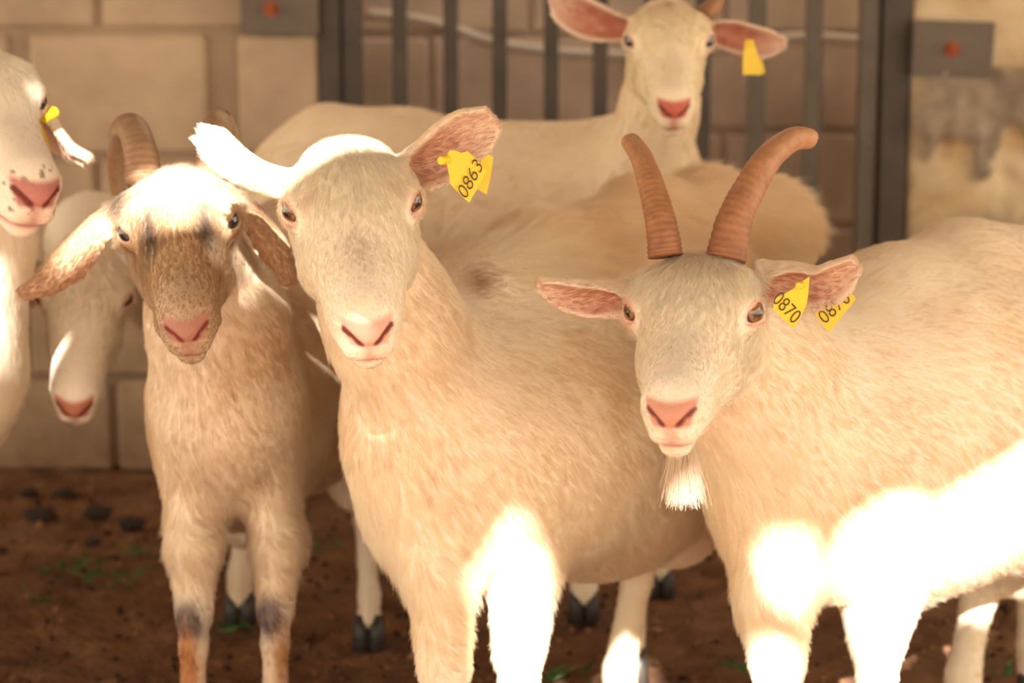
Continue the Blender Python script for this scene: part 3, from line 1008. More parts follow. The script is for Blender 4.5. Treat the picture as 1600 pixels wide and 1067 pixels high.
# beard of goat 0870
r = np.random.default_rng(5); n = 2600
root = h6(0, -.120, -.078)[None] + (r.random((n, 3)) - .5) * np.array((.015, .024, .008))
L = .030 + .062 * r.random(n) ** .6
s = np.linspace(0, 1, 8)[None, :, None]
tipd = np.stack([r.normal(0.02, .10, n) + (root[:, 0] - root[:, 0].mean()) * -9, r.normal(0, .10, n), -np.ones(n)], 1)
lock = np.round(r.random(n) * 9)[:, None]
tipd[:, 0] += (np.sin(lock[:, 0] * 7.7)) * .10
beard_pts = root[:, None, :] + tipd[:, None, :] * L[:, None, None] * s + np.sin(s * 3.0 + lock[:, :, None]) * .0015
add_curves('beard', beard_pts, np.tile(np.linspace(.00026, .00008, 8), (n, 1)), np.tile((.80, .70, .58), (n, 1)), g6)

# --- the horned goat with the brown face, on the left
sc3 = 1.0
M3 = head_matrix(P(279, 350, 2.37), 8, -6, 27, sc3)
h3 = lambda x, y, z: np.array(M3 @ Vector((x, y, z)))
b3 = []
b3 += chain([h3(0, .045, -.03), P(340, 500, 2.50), P(352, 610, 2.55)], [(.052, .060), (.082, .085), (.098, .12)], .05, up=(0, -1, 0))
b3 += chain([P(355, 650, 2.60), P(372, 640, 2.72), P(440, 590, 2.95), P(480, 560, 3.15)], [(.092, .135), (.115, .16), (.155, .17), (.12, .14)], .06)
b3 += chain([P(380, 420, 2.66), P(440, 370, 2.9), P(490, 365, 3.2)], [.035, .04, .05], .07)
lf = []
L, hf_ = leg_front(P(300, 720, 2.58), P(303, 850, 2.54), G(303, 2.53, .275), G(300, 2.54, .085), .84); b3 += L; lf.append(hf_)
L, hf_ = leg_front(P(420, 720, 2.60), P(434, 850, 2.58), G(430, 2.55, .275), G(430, 2.56, .085), .84); b3 += L; lf.append(hf_)
L, hf_ = leg_hind(P(410, 640, 3.20), P(395, 790, 3.2), G(395, 3.42, .26), G(376, 3.40, .085), 1.0); b3 += L; lf.append(hf_)
L, hf_ = leg_hind(P(530, 590, 3.15), P(562, 735, 3.12), G(566, 3.32, .27), G(577, 3.26, .085), .82); b3 += L; lf.append(hf_)
e3 = [EarPrim([P(206, 335, 2.40), P(160, 352, 2.40), P(110, 402, 2.40), P(72, 438, 2.39), P(34, 458, 2.38)], [.020, .030, .032, .026, .017, .006],
              [(-.3, -.3, -.85), (-.1, .45, -.9), (0, .45, -.9)], [.022, .018, .012, .006]),
      EarPrim([P(352, 322, 2.42), P(392, 338, 2.44), P(425, 378, 2.45), P(455, 440, 2.44)], [.018, .026, .027, .026, .020, .007],
              [(0, -.1, -1), (-.2, .3, -.9), (-.5, .45, -.7)], [.022, .018, .012, .006])]


def paint3(A, V, N, Lc, Ln, hd):
    f = hd * sstep(.010, -.020, Lc[:, 1]) * sstep(-.075, -.02, Lc[:, 2])
    A['col'] = A['col'] * (1 - .85 * f[:, None]) + np.array((.50, .34, .20)) * .85 * f[:, None]
    grey = hd * np.exp(-((np.abs(Lc[:, 0]) - .034) / .011) ** 2) * sstep(.005, -.02, Lc[:, 1]) * sstep(-.10, -.05, Lc[:, 1]) * .85
    A['col'] = A['col'] * (1 - grey[:, None]) + np.array((.13, .10, .085)) * grey[:, None]
    muzz = hd * sstep(-.10, -.14, Lc[:, 1]) * .7
    A['col'] = A['col'] * (1 - muzz[:, None]) + np.array((.50, .38, .27)) * muzz[:, None]
    sides = hd * sstep(.03, .045, np.abs(Lc[:, 0])) * .3
    A['col'] = A['col'] * (1 - sides[:, None]) + np.array((.55, .42, .28)) * sides[:, None]
    top = hd * sstep(-.01, .03, Lc[:, 1])
    A['len'] += .016 * top; A['lift'] += .15 * top
    dk = hd * np.exp(-(((Lc - np.array((-.055, .03, .03))) / .02) ** 2).sum(1)) * .8
    A['col'] = A['col'] * (1 - dk[:, None]) + np.array((.16, .11, .08)) * dk[:, None]
    # stained knees
    for hx in (303, 427):
        c = G(hx - 8, 2.52, .268); d = (V - c) / np.array((.020, .055, .028))
        k = np.clip(np.exp(-(d ** 2).sum(1)) * 1.7, 0, .93)
        A['col'] = A['col'] * (1 - k[:, None]) + np.array((.11, .085, .09)) * k[:, None]
        c = G(hx - 14 if hx < 400 else hx + 12, 2.50, .200); d = (V - c) / np.array((.014, .05, .05))
        k = np.clip(np.exp(-(d ** 2).sum(1)) * 1.8, 0, .95)
        A['col'] = A['col'] * (1 - k[:, None]) + np.array((.40, .17, .055)) * k[:, None]
    A['len'] += .012 * sstep(.52, .42, V[:, 2]) * sstep(.28, .36, V[:, 2])
    tuft(A, V, P(470, 825, 2.62), .03, .028); tuft(A, V, P(266, 855, 2.58), .03, .016)


g3, d3 = goat('horned goat with tan and grey face and dark stained knees', 'goats standing in the pen', M3, sc3,
              head_prims(1.04, 1.0, jaw=.9, eo=.62), b3, e3, dict(WHITE, paint=paint3, face=(.76, .64, .50), base=(.76, .66, .53), base2=(.68, .54, .38), nose=(.42, .20, .16), ear=(.56, .38, .25), inner=(.48, .26, .18), eyering=.3),
              fur_n=240000, hf=.003, hc=.008, flow=flow_dir((.25, .9, -.1), .9), seed=3, hw=1.04, iris=(.03, .03, .03))
hooves(g3, lf)
HB = dict(col=(.36, .22, .135), col2=(.46, .32, .21))
horn_obj(g3, [P(225, 285, 2.42), P(219, 235, 2.44), P(206, 200, 2.49), P(190, 205, 2.56), P(182, 250, 2.62), P(186, 310, 2.65)], .021, ell=1.3, tip=.45, rings=30, **HB)
horn_obj(g3, [P(330, 280, 2.43), P(334, 230, 2.46), P(340, 195, 2.51), P(352, 200, 2.58), P(362, 245, 2.64), P(366, 300, 2.67)], .021, ell=1.3, tip=.45, rings=30, **HB)

# --- the goat behind, head raised in front of the gate
sc5 = 1.0
M5 = head_matrix(P(1045, 62, 3.27), -1, 0, 27, sc5)
h5 = lambda x, y, z: np.array(M5 @ Vector((x, y, z)))
b5 = []
b5 += chain([h5(0, .045, -.03), P(1030, 170, 3.38), P(1005, 290, 3.46)], [(.050, .058), (.058, .075), (.085, .13)], .05, up=(0, -1, 0))
b5 += chain([P(985, 350, 3.48), P(800, 385, 3.55), P(640, 380, 3.62), P(500, 330, 3.66)], [(.12, .19), (.17, .21), (.18, .22), (.14, .185)], .06)
b5 += chain([P(930, 250, 3.50), P(800, 262, 3.56), P(640, 230, 3.62), P(520, 212, 3.66)], [.045, .04, .045, .05], .07)
lf = []
L, hf_ = leg_front(P(985, 430, 3.42), P(975, 600, 3.42), G(935, 3.40, .29), G(912, 3.42, .085), 1.05); b5 += L; lf.append(hf_)
L, hf_ = leg_front(P(985, 430, 3.58), P(1000, 600, 3.56), G(1025, 3.56, .29), G(1030, 3.58, .085), 1.05); b5 += L; lf.append(hf_)
L, hf_ = leg_hind(P(520, 380, 3.60), P(590, 520, 3.58), G(650, 3.62, .31), G(660, 3.58, .085), 1.1); b5 += L; lf.append(hf_)
L, hf_ = leg_hind(P(530, 380, 3.74), P(600, 520, 3.74), G(690, 3.78, .31), G(705, 3.74, .085), 1.1); b5 += L; lf.append(hf_)
e5 = [EarPrim([P(992, 42, 3.31), P(945, 38, 3.31), P(895, 18, 3.30), P(862, -8, 3.29)], [.016, .022, .031, .033, .028, .008],
              [(-.2, -.95, -.2), (-.2, -.95, -.1)], [.018, .016, .012, .006]),
      EarPrim([P(1098, 48, 3.31), P(1140, 55, 3.31), P(1185, 66, 3.30), P(1226, 68, 3.29)], [.014, .022, .026, .026, .024, .009],
              [(.2, -.95, -.1), (.2, -.95, -.1)], [.018, .016, .012, .006])]


def paint5(A, V, N, Lc, Ln, hd):
    g = hd * np.exp(-(Lc[:, 0] / .006) ** 2) * sstep(.015, .04, Lc[:, 1]) * .5
    A['col'] = A['col'] * (1 - g[:, None]) + np.array((.30, .2, .12)) * g[:, None]


g5, d5 = goat('white goat at the back with raised head and reddish ears, in front of the gate', 'goats standing in the pen', M5, sc5,
              head_prims(1.06, 1.0, eo=.62), b5, e5, dict(WHITE, paint=paint5, nose=(.55, .14, .10), inner=(.46, .15, .09), face=(.92, .81, .63), base=(.86, .74, .56), base2=(.80, .67, .49), eyecol=(.55, .33, .26)),
              fur_n=90000, hf=.0036, hc=.010, flow=flow_dir((-.95, .2, -.1), .8), seed=5, frad=.0003, hw=1.06, iris=(.02, .012, .01))
hooves(g5, lf)
ta = plate('ear_tag', [(1165, 62), (1177, 62), (1186, 90), (1190, 117), (1160, 117), (1161, 90)], 3.25, .0016, M_TAG, g5)
stud(P(1171, 68, 3.255), P(1167, 70, 3.23), .005, ta)
plate('ear_tag', [(1178, 80), (1188, 78), (1196, 114), (1184, 118)], 3.315, .0016, M_TAG, g5)
horn_obj(g5, [P(1098, 25, 3.32), P(1118, 5, 3.34), P(1128, -25, 3.37), P(1130, -60, 3.41)], .016, tip=.4, col=(.34, .17, .08), col2=(.4, .22, .12))

# --- far left goat, turned towards the right
sc1 = 1.19
M1 = head_matrix(P(-28, 152, 2.56), 36, 4, 22, sc1)
h1 = lambda x, y, z: np.array(M1 @ Vector((x, y, z)))
b1 = []
b1 += chain([h1(0, .045, -.03), P(-38, 370, 2.68), P(-85, 560, 2.78)], [(.056, .066), (.072, .09), (.12, .15)], .05, up=(.4, -1, 0))
b1 += chain([P(-130, 600, 2.84), P(-260, 580, 3.09), P(-430, 560, 3.39), P(-520, 540, 3.54)], [(.13, .17), (.18, .21), (.20, .21), (.14, .17)], .06)
b1 += chain([P(-130, 440, 2.84), P(-260, 385, 3.06), P(-430, 380, 3.34)], [.04, .045, .05], .07)
lf = []
L, hf_ = leg_front(P(-150, 760, 2.80), P(-150, 860, 2.78), G(-150, 2.76, .275), G(-150, 2.77, .085), 1.1); b1 += L; lf.append(hf_)
L, hf_ = leg_front(P(-230, 760, 2.94), P(-240, 860, 2.92), G(-250, 2.90, .275), G(-250, 2.91, .085), 1.1); b1 += L; lf.append(hf_)
L, hf_ = leg_hind(P(-420, 660, 3.34), P(-400, 800, 3.29), G(-400, 3.44, .26), G(-390, 3.38, .085), 1.1); b1 += L; lf.append(hf_)
L, hf_ = leg_hind(P(-520, 640, 3.49), P(-520, 780, 3.44), G(-520, 3.59, .26), G(-520, 3.54, .085), 1.1); b1 += L; lf.append(hf_)
e1 = [EarPrim([P(22, 152, 2.61), P(62, 182, 2.64), P(100, 228, 2.66), P(142, 250, 2.67)], [.014, .020, .020, .015, .010, .006],
              [(-.3, -.7, -.7), (-.2, -.5, -.85)], [.018, .014, .010, .006]),
      EarPrim([P(-80, 150, 2.62), P(-120, 170, 2.64), P(-160, 210, 2.66), P(-190, 240, 2.67)], [.014, .020, .022, .020, .014, .006],
              [(-.3, -.7, -.5), (-.2, -.5, -.85)], [.018, .014, .010, .006])]


def paint1(A, V, N, Lc, Ln, hd):
    g = hd * (Lc[:, 1] < -.165) * (Lc[:, 2] > -.05) * sstep(.72, .80, vnoise(V, 150, 5)) * .7
    A['col'] = A['col'] * (1 - g[:, None]) + np.array((.10, .07, .06)) * g[:, None]


g1, d1 = goat('white goat cut off by the left edge, mouth line showing in three-quarter view', 'goats standing in the pen', M1, sc1,
              head_prims(1.0, 1.05, eo=.62), b1, e1, dict(WHITE, paint=paint1, nose=(.52, .22, .20)),
              fur_n=120000, hf=.0034, hc=.010, flow=flow_dir((-.6, .7, -.1), .8), seed=8, iris=(.05, .04, .02))
hooves(g1, lf)
ta = plate('ear_tag', [(58, 190), (66, 196), (72, 214), (78, 232), (74, 243), (66, 226), (60, 206)], 2.60, .0014, M_TAG, g1)
stud(P(68, 186, 2.60), P(86, 174, 2.62), .0085, ta)
plate('ear_tag', [(76, 184), (84, 190), (98, 212), (92, 214)], 2.70, .0014, M_TAG, g1)

# --- the goat behind with lowered head
sc2 = 1.05
M2 = head_matrix(P(131, 458, 2.95), 7, 3, 44, sc2)
h2 = lambda x, y, z: np.array(M2 @ Vector((x, y, z)))
b2 = []
b2 += chain([h2(0, .045, -.03), P(150, 385, 3.16), P(250, 430, 3.50), P(345, 500, 3.76)], [(.056, .062), (.068, .08), (.085, .095), (.11, .14)], .05, up=(0, -1, 0))
b2 += chain([P(355, 520, 3.84), P(370, 515, 4.0), P(385, 505, 4.2), P(390, 490, 4.36)], [(.105, .15), (.13, .17), (.14, .17), (.11, .14)], .06)
lf = []
L, hf_ = leg_front(P(325, 600, 3.80), P(318, 680, 3.8), G(312, 3.78, .275), G(310, 3.80, .085), 1.0); b2 += L; lf.append(hf_)
L, hf_ = leg_front(P(400, 600, 3.80), P(422, 680, 3.8), G(432, 3.78, .275), G(432, 3.80, .085), 1.0); b2 += L; lf.append(hf_)
L, hf_ = leg_hind(P(355, 550, 4.3), P(330, 660, 4.27), G(314, 4.38, .26), G(314, 4.34, .085), 1.0); b2 += L; lf.append(hf_)
L, hf_ = leg_hind(P(415, 550, 4.3), P(428, 660, 4.27), G(434, 4.38, .26), G(434, 4.34, .085), 1.0); b2 += L; lf.append(hf_)
e2 = [EarPrim([P(72, 440, 3.0), P(45, 455, 3.02), P(20, 480, 3.04)], [.014, .022, .022, .008], [(-.2, -.9, -.3), (-.2, -.9, -.3)], [.018, .014, .006]),
      EarPrim([P(172, 438, 3.0), P(190, 455, 3.02), P(197, 490, 3.02)], [.014, .020, .020, .008], [(.7, -.6, -.3), (.7, -.6, -.3)], [.018, .014, .006])]
g2, d2 = goat('white goat with lowered head and reddish nose, behind the tan-faced horned goat', 'goats standing in the pen', M2, sc2,
              head_prims(1.0, 1.0, eo=.45), b2, e2, dict(WHITE, nose=(.50, .20, .13), inner=(.5, .2, .13)),
              fur_n=70000, hf=.004, hc=.010, flow=flow_dir((.3, .9, -.1), .8), seed=9, frad=.0003)
hooves(g2, lf)


# ------------------------------------------------------------------ ground
M_DIRT = noise_mat('packed_dirt', (.115, .050, .020), (.25, .115, .048), 9, 0.95, .9, 8, .02, c3=(.38, .20, .09))


def grid_z(x, y):
    p = np.stack([x, y, np.zeros_like(x)], 1)
    return (vnoise(p, 5, 31) - .5) * .020 + (vnoise(p, 18, 32) - .5) * .016 + (vnoise(p, 55, 33) - .5) * .010 - .012


gx = np.concatenate([np.arange(-5, -1.4, .12), np.arange(-1.4, 1.6, .016), np.arange(1.6, 5.05, .12)])
gy = np.concatenate([np.arange(-9, 2.1, .15), np.arange(2.1, 4.9, .016), np.arange(4.9, 6.1, .1)])
XX, YY = np.meshgrid(gx, gy); V = np.stack([XX.ravel(), YY.ravel(), grid_z(XX.ravel(), YY.ravel())], 1)
nx_ = len(gx); ii, jj = np.meshgrid(np.arange(nx_ - 1), np.arange(len(gy) - 1)); q = (jj * nx_ + ii).ravel()
fl = mesh_obj('floor', V, np.stack([q, q + 1, q + nx_ + 1, q + nx_], 1), M_DIRT)
tag(fl, 'reddish brown packed dirt floor of the pen', kind='structure')


def lump(c, r, seed, sq=.6):
    rr = np.random.default_rng(seed); V = []; Fc = []; a, b = 9, 12
    for i in range(a + 1):
        th = math.pi * i / a
        for j in range(b):
            ph = 2 * math.pi * j / b
            V.append((math.sin(th) * math.cos(ph), math.sin(th) * math.sin(ph), math.cos(th)))
    V = np.array(V); d = .75 + .5 * vnoise(V + seed * 3.1, 1.6, seed)
    V = V * d[:, None] * np.array((r * 1.2, r, r * sq)) + np.array(c)
    for i in range(a):
        for j in range(b):
            Fc.append((i * b + j, (i + 1) * b + j, (i + 1) * b + (j + 1) % b, i * b + (j + 1) % b))
    return V, Fc


def ground_at(px, py):
    dirv = P(px, py, 1.0) - np.array((0, 0, CAM_H)); t = -CAM_H / dirv[2]
    return np.array((0, 0, CAM_H)) + dirv * t


M_DUNG = noise_mat('dark_dung', (.020, .011, .007), (.055, .030, .016), 60, .9, .6)
for k, (px, py, r, lab) in enumerate([
        (62, 806, .030, 'dark dung clod on the dirt, nearest the left edge of the photo'),
        (152, 800, .028, 'dark dung clod on the dirt under the wall, right of the leftmost one'),
        (205, 818, .026, 'dark dung clod lying closest to the brown-faced goat'),
        (100, 772, .024, 'dark dung clod near the wall foot, between the two left ones'),
        (45, 770, .020, 'small dark dung clod by the wall foot at the far left'),
        (145, 845, .016, 'small dark dung clod in front of the row of larger ones')]):
    c = ground_at(px, py); V, Fc = lump((c[0], c[1], r * .35 - .008), r, 40 + k)
    tag(mesh_obj('dung_clod', V, Fc, M_DUNG), lab, 'dung', 'dung clods on the dirt')

# crumbs of dung and soil nobody could count
r = np.random.default_rng(77)
mbV = []; mbF = []; mbC = []
for k in range(2600):
    x, y = r.uniform(-1.5, 1.9), r.uniform(2.3, 4.5)
    rr_ = r.uniform(.003, .009) * (1.6 if r.random() < .08 else 1)
    z = grid_z(np.array([x]), np.array([y]))[0] + rr_ * .3
    V = np.array([(1, 0, 0), (-1, 0, 0), (0, 1, 0), (0, -1, 0), (0, 0, 1), (0, 0, -1.)]) * rr_ * r.uniform(.6, 1.3, (6, 1)) + (x, y, z)
    n0 = len(mbV) * 6; mbV.append(V)
    mbF += [tuple(n0 + q for q in f) for f in ((0, 2, 4), (2, 1, 4), (1, 3, 4), (3, 0, 4), (2, 0, 5), (1, 2, 5), (3, 1, 5), (0, 3, 5))]
    c = np.array((.05, .022, .010)) if r.random() < .5 else np.array((.26, .13, .06)) * r.uniform(.5, 1.2)
    mbC += [c] * 6
M_CRUMB = attr_mat('soil_crumbs', .9)
o = mesh_obj('soil_crumbs', np.concatenate(mbV), mbF, M_CRUMB, col=np.array(mbC), smooth=False)
tag(o, 'loose dung pellets and soil crumbs scattered over the dirt floor', 'soil crumbs', kind='stuff')
# green leaf scraps
mbV = []; mbF = []; mbC = []
spots = [(120, 885, 18), (185, 905, 14), (235, 862, 10), (85, 895, 8), (350, 890, 14), (345, 970, 10), (900, 1050, 10), (870, 1060, 6), (1150, 1045, 8), (1590, 1045, 8), (500, 860, 6), (930, 860, 5), (60, 930, 5)]
k = 0
for (px, py, m) in spots:
    for _ in range(m):
        c = ground_at(px + r.normal(0, 22), py + r.normal(0, 7)); a = r.uniform(0, 6.28)
        L = r.uniform(.010, .028); w = L * r.uniform(.15, .35)
        d = np.array((math.cos(a), math.sin(a), r.uniform(-.1, .5))); s_ = np.array((-math.sin(a), math.cos(a), r.uniform(-.3, .3)))
        z0 = np.array((0, 0, .006))
        mbV.append(np.array([c - d * L + z0, c + s_ * w + z0, c + d * L + z0 * 1.6, c - s_ * w + z0 * .6])); mbF.append(tuple(range(k, k + 4))); k += 4
        mbC += [np.array((.05, .12, .03)) * r.uniform(.5, 1.6)] * 4
o = mesh_obj('leaf_scraps', np.concatenate(mbV), mbF, M_CRUMB, col=np.array(mbC), smooth=False)
tag(o, 'torn scraps of green leaves trodden into the dirt', 'leaf scraps', kind='stuff')

# ------------------------------------------------------------------ walls
YW = 4.66


def wall_mat(name, c1, c2, c3, bump=.5):
    """block material: noise mottling, dirtier towards patches of its own"""
    m, nt, b = new_mat(name)
    L = nt.links.new
    at = nt.nodes.new('ShaderNodeAttribute'); at.attribute_name = 'Col'
    tc = nt.nodes.new('ShaderNodeTexCoord')
    n1 = nt.nodes.new('ShaderNodeTexNoise'); n1.inputs['Scale'].default_value = 5; n1.inputs['Detail'].default_value = 7
    n2 = nt.nodes.new('ShaderNodeTexNoise'); n2.inputs['Scale'].default_value = 70; n2.inputs['Detail'].default_value = 4
    cr = nt.nodes.new('ShaderNodeValToRGB')
    cr.color_ramp.elements[0].position = .32; cr.color_ramp.elements[0].color = (*c1, 1)
    cr.color_ramp.elements[1].position = .68; cr.color_ramp.elements[1].color = (*c2, 1)
    mx = nt.nodes.new('ShaderNodeMix'); mx.data_type = 'RGBA'; mx.blend_type = 'MULTIPLY'; mx.inputs[0].default_value = 1
    L(tc.outputs['Object'], n1.inputs['Vector']); L(tc.outputs['Object'], n2.inputs['Vector'])
    L(n1.outputs['Fac'], cr.inputs['Fac']); L(cr.outputs['Color'], mx.inputs[6]); L(at.outputs['Color'], mx.inputs[7])
    # dirt splashed up the foot of the wall
    sx = nt.nodes.new('ShaderNodeSeparateXYZ'); n3 = nt.nodes.new('ShaderNodeTexNoise'); n3.inputs['Scale'].default_value = 9; n3.inputs['Detail'].default_value = 6
    L(tc.outputs['Object'], sx.inputs[0]); L(tc.outputs['Object'], n3.inputs['Vector'])
    ma = nt.nodes.new('ShaderNodeMath'); ma.operation = 'MULTIPLY_ADD'; ma.inputs[1].default_value = .42; L(n3.outputs['Fac'], ma.inputs[0]); L(sx.outputs['Z'], ma.inputs[2])
    mr = nt.nodes.new('ShaderNodeMapRange'); mr.inputs[1].default_value = .16; mr.inputs[2].default_value = .46; mr.inputs[3].default_value = .85; mr.inputs[4].default_value = 0
    L(ma.outputs[0], mr.inputs[0])
    m2 = nt.nodes.new('ShaderNodeMix'); m2.data_type = 'RGBA'; m2.inputs[7].default_value = (.17, .085, .04, 1)
    L(mr.outputs[0], m2.inputs[0]); L(mx.outputs[2], m2.inputs[6])
    L(m2.outputs[2], b.inputs['Base Color'])
    bp = nt.nodes.new('ShaderNodeBump'); bp.inputs['Strength'].default_value = bump; bp.inputs['Distance'].default_value = .006
    L(n2.outputs['Fac'], bp.inputs['Height']); L(bp.outputs['Normal'], b.inputs['Normal'])
    b.inputs['Roughness'].default_value = .92; b.inputs['Specular IOR Level'].default_value = .2
    return m


M_BLOCK = wall_mat('concrete_block', (.70, .69, .67), (1.06, 1.06, 1.06), None)


def zof(py, Y=YW): return P(800, py, Y)[2]
def xof(px, py=250, Y=YW): return P(px, py, Y)[0]


def block_wall(name, rows, Y, depth, base, mortar, x0, x1, ztop, label, jit=.1, seed=0):
    rr = np.random.default_rng(seed); mb = MB(); cols = []
    def put(c, size, col, bev):
        n0 = len(mb.v); mb.box(c, size, bevel=bev); cols.extend([col] * (len(mb.v) - n0))
    put(((x0 + x1) / 2, Y + depth / 2 + .009, ztop / 2), (x1 - x0, depth - .018, ztop), np.array(mortar), 0)
    for (za, zb, xs, gap) in rows:
        for i in range(len(xs) - 1):
            a, b = xs[i] + gap[i], xs[i + 1] - gap[i + 1]
            if b - a < .02: continue
            col = np.array(base) * (1 + rr.uniform(-jit, jit))
            dd = rr.uniform(0, .004)
            put(((a + b) / 2, Y + depth / 2 + dd - .002, (za + zb) / 2), (b - a, depth - .004, zb - za - .016), col, .009)
    o = mb.build(name, M_BLOCK, None, smooth=False, col=np.array(cols))
    return tag(o, label, kind='structure')


zl = [-.02, zof(592), zof(420), zof(245), zof(48), zof(-130), zof(-310), zof(-490), zof(-640)]
X = lambda px: xof(px)
g_ = .009
XL = -4.0; xe = X(500)
rows = [(zl[0], zl[1], [XL, -3.2, -2.6, -2.0, -1.4, X(165), xe], [g_] * 6 + [0]),
        (zl[1], zl[2], [XL, -3.5, -2.9, -2.3, -1.75, X(30), X(330), xe], [g_] * 7 + [0]),
        (zl[2], zl[3], [XL, -3.2, -2.6, -2.0, -1.4, X(150), X(420), xe], [g_] * 7 + [0]),
        (zl[3], zl[4], [XL, -3.5, -2.9, -2.3, -1.8, X(35), X(350), xe], [g_] * 5 + [.025, .038, 0]),
        (zl[4], zl[5], [XL, -3.2, -2.6, -2.0, -1.5, X(160), xe], [g_] * 6 + [0]),
        (zl[5], zl[6], [XL, -3.5, -2.9, -2.3, -1.8, X(35), X(350), xe], [g_] * 7 + [0]),
        (zl[6], zl[7], [XL, -3.2, -2.6, -2.0, -1.5, X(160), xe], [g_] * 6 + [0]),
        (zl[7], 2.6, [XL, -3.5, -2.9, -2.3, -1.8, X(35), X(350), xe], [g_] * 7 + [0])]
block_wall('wall_left', rows, YW, .22, (.50, .375, .265), (.37, .275, .19), XL, xe, 2.6, 'beige concrete block wall with darker mortar joints, left of the gate')

# wall behind the gate
YB = 5.45
xs0 = [-1.6, -1.05, -.5, .05, .6, 1.15, 1.7]
rows = []
z = -.02; k = 0
while z < 2.55:
    xs = [v + (.27 if k % 2 else 0) for v in xs0]; xs[0] = -1.7; xs[-1] = 1.9
    rows.append((z, min(z + .27, 2.6), xs, [.006] * 7)); z += .27; k += 1
block_wall('wall_back', rows, YB, .2, (.64, .51, .41), (.55, .44, .35), -1.7, 1.9, 2.6, 'shaded grey brown block wall seen between the gate bars', jit=.06, seed=3)
# side returns of the passage
for nm, xa in (('wall_passage_left', -1.55), ('wall_passage_right', 1.75)):
    mb = MB(); mb.box((xa, (YW + .22 + YB) / 2, 1.3), (.12, YB - YW - .22, 2.6))
    tag(mb.build(nm, M_BLOCK, None, col=np.tile((.4, .3, .2), (8, 1))), 'side wall of the passage behind the gate', kind='structure')

# right wall: rough limestone with a grey mortar band
xr0 = X(1420); gx = np.arange(xr0, xr0 + 3.2, .014); gz = np.arange(-.02, 2.62, .014)
gx = np.concatenate([gx[gx < 2.6], np.arange(2.6, 4.2, .1)])
XX, ZZ = np.meshgrid(gx, gz); X_ = XX.ravel(); Z_ = ZZ.ravel()
p3 = np.stack([X_, np.zeros_like(X_), Z_], 1)
px, py = PX((X_, np.full_like(X_, YW), Z_))
wob = (vnoise(p3, 14, 51) - .5) * 90 + (vnoise(p3, 45, 52) - .5) * 40
band = sstep(88, 104, py + wob * .4) * (1 - sstep(200, 222, py + wob * .8 - 35 * np.exp(-((px - 1530) / 30) ** 2) - 8))
band = band * sstep(1405, 1440, px + wob * .4)
band2 = sstep(330, 350, py + wob * .5) * (1 - sstep(385, 400, py + wob * .5)) * .5
stone = vnoise(p3, 7, 53); fine = vnoise(p3, 40, 54)
dy = -.012 * stone - .006 * fine + .018 * sstep(.6, .8, vnoise(p3, 26, 56)) * .6
dy = dy - band * (.014 + .030 * vnoise(p3, 34, 55) + .010 * vnoise(p3, 80, 57))
c1 = np.array((.66, .48, .28)); c2 = np.array((.76, .61, .40)); cg = np.array((.34, .275, .21))
m = sstep(.3, .7, vnoise(p3, 11, 58))[:, None]; col = c1 * (1 - m) + c2 * m
spt = (sstep(.66, .80, vnoise(p3, 19, 59)) * .45)[:, None]; col = col * (1 - spt) + np.array((.45, .28, .14)) * spt
B = np.clip(band + band2, 0, 1)[:, None]; col = col * (1 - B) + cg * (.85 + .3 * fine[:, None]) * B
V = np.stack([X_, YW + dy, Z_], 1); nx_ = len(gx)
edge = X_ <= xr0 + 1e-6
ii, jj = np.meshgrid(np.arange(nx_ - 1), np.arange(len(gz) - 1)); q = (jj * nx_ + ii).ravel()
F4 = np.stack([q, q + 1, q + nx_ + 1, q + nx_], 1)
# return side and back so the wall has its thickness
n0 = len(V); back = V.copy(); back = back[edge]; back[:, 1] = YW + .24; V = np.concatenate([V, back]); col = np.concatenate([col, col[edge]])
li = np.nonzero(edge)[0]; sidef = np.stack([li[:-1], li[1:], np.arange(n0 + 1, n0 + len(li)), np.arange(n0, n0 + len(li) - 1)], 1)
o = mesh_obj('wall_right', V, np.concatenate([F4, sidef]), M_BLOCK, col=col)
tag(o, 'cream rubble stone wall with a rough grey mortar band, right of the gate', kind='structure')

# ------------------------------------------------------------------ gate
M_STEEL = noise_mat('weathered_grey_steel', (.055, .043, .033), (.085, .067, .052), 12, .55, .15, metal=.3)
M_PLATE = noise_mat('painted_steel_plate', (.12, .095, .073), (.155, .122, .094), 10, .65, .15)
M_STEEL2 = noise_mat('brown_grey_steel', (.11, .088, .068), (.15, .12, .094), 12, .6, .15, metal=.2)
M_RUST = noise_mat('rusty_bolt', (.30, .07, .02), (.48, .13, .05), 80, .8, .5)
gate = empty('metal_gate', (X(960), YW, 0))
tag(gate, 'tall dark metal gate of upright bars set between the block walls', 'gate')
YG = YW - .005


def bar(name, pxa, pxb, depth, mat, Yc, top=2.25, bot=.03):
    a, b = xof(pxa, 250, Yc), xof(pxb, 250, Yc)
    mb = MB(); mb.box(((a + b) / 2, Yc + depth / 2, (top + bot) / 2), (b - a, depth, top - bot), bevel=.003)
    return mb.build(name, mat, gate)


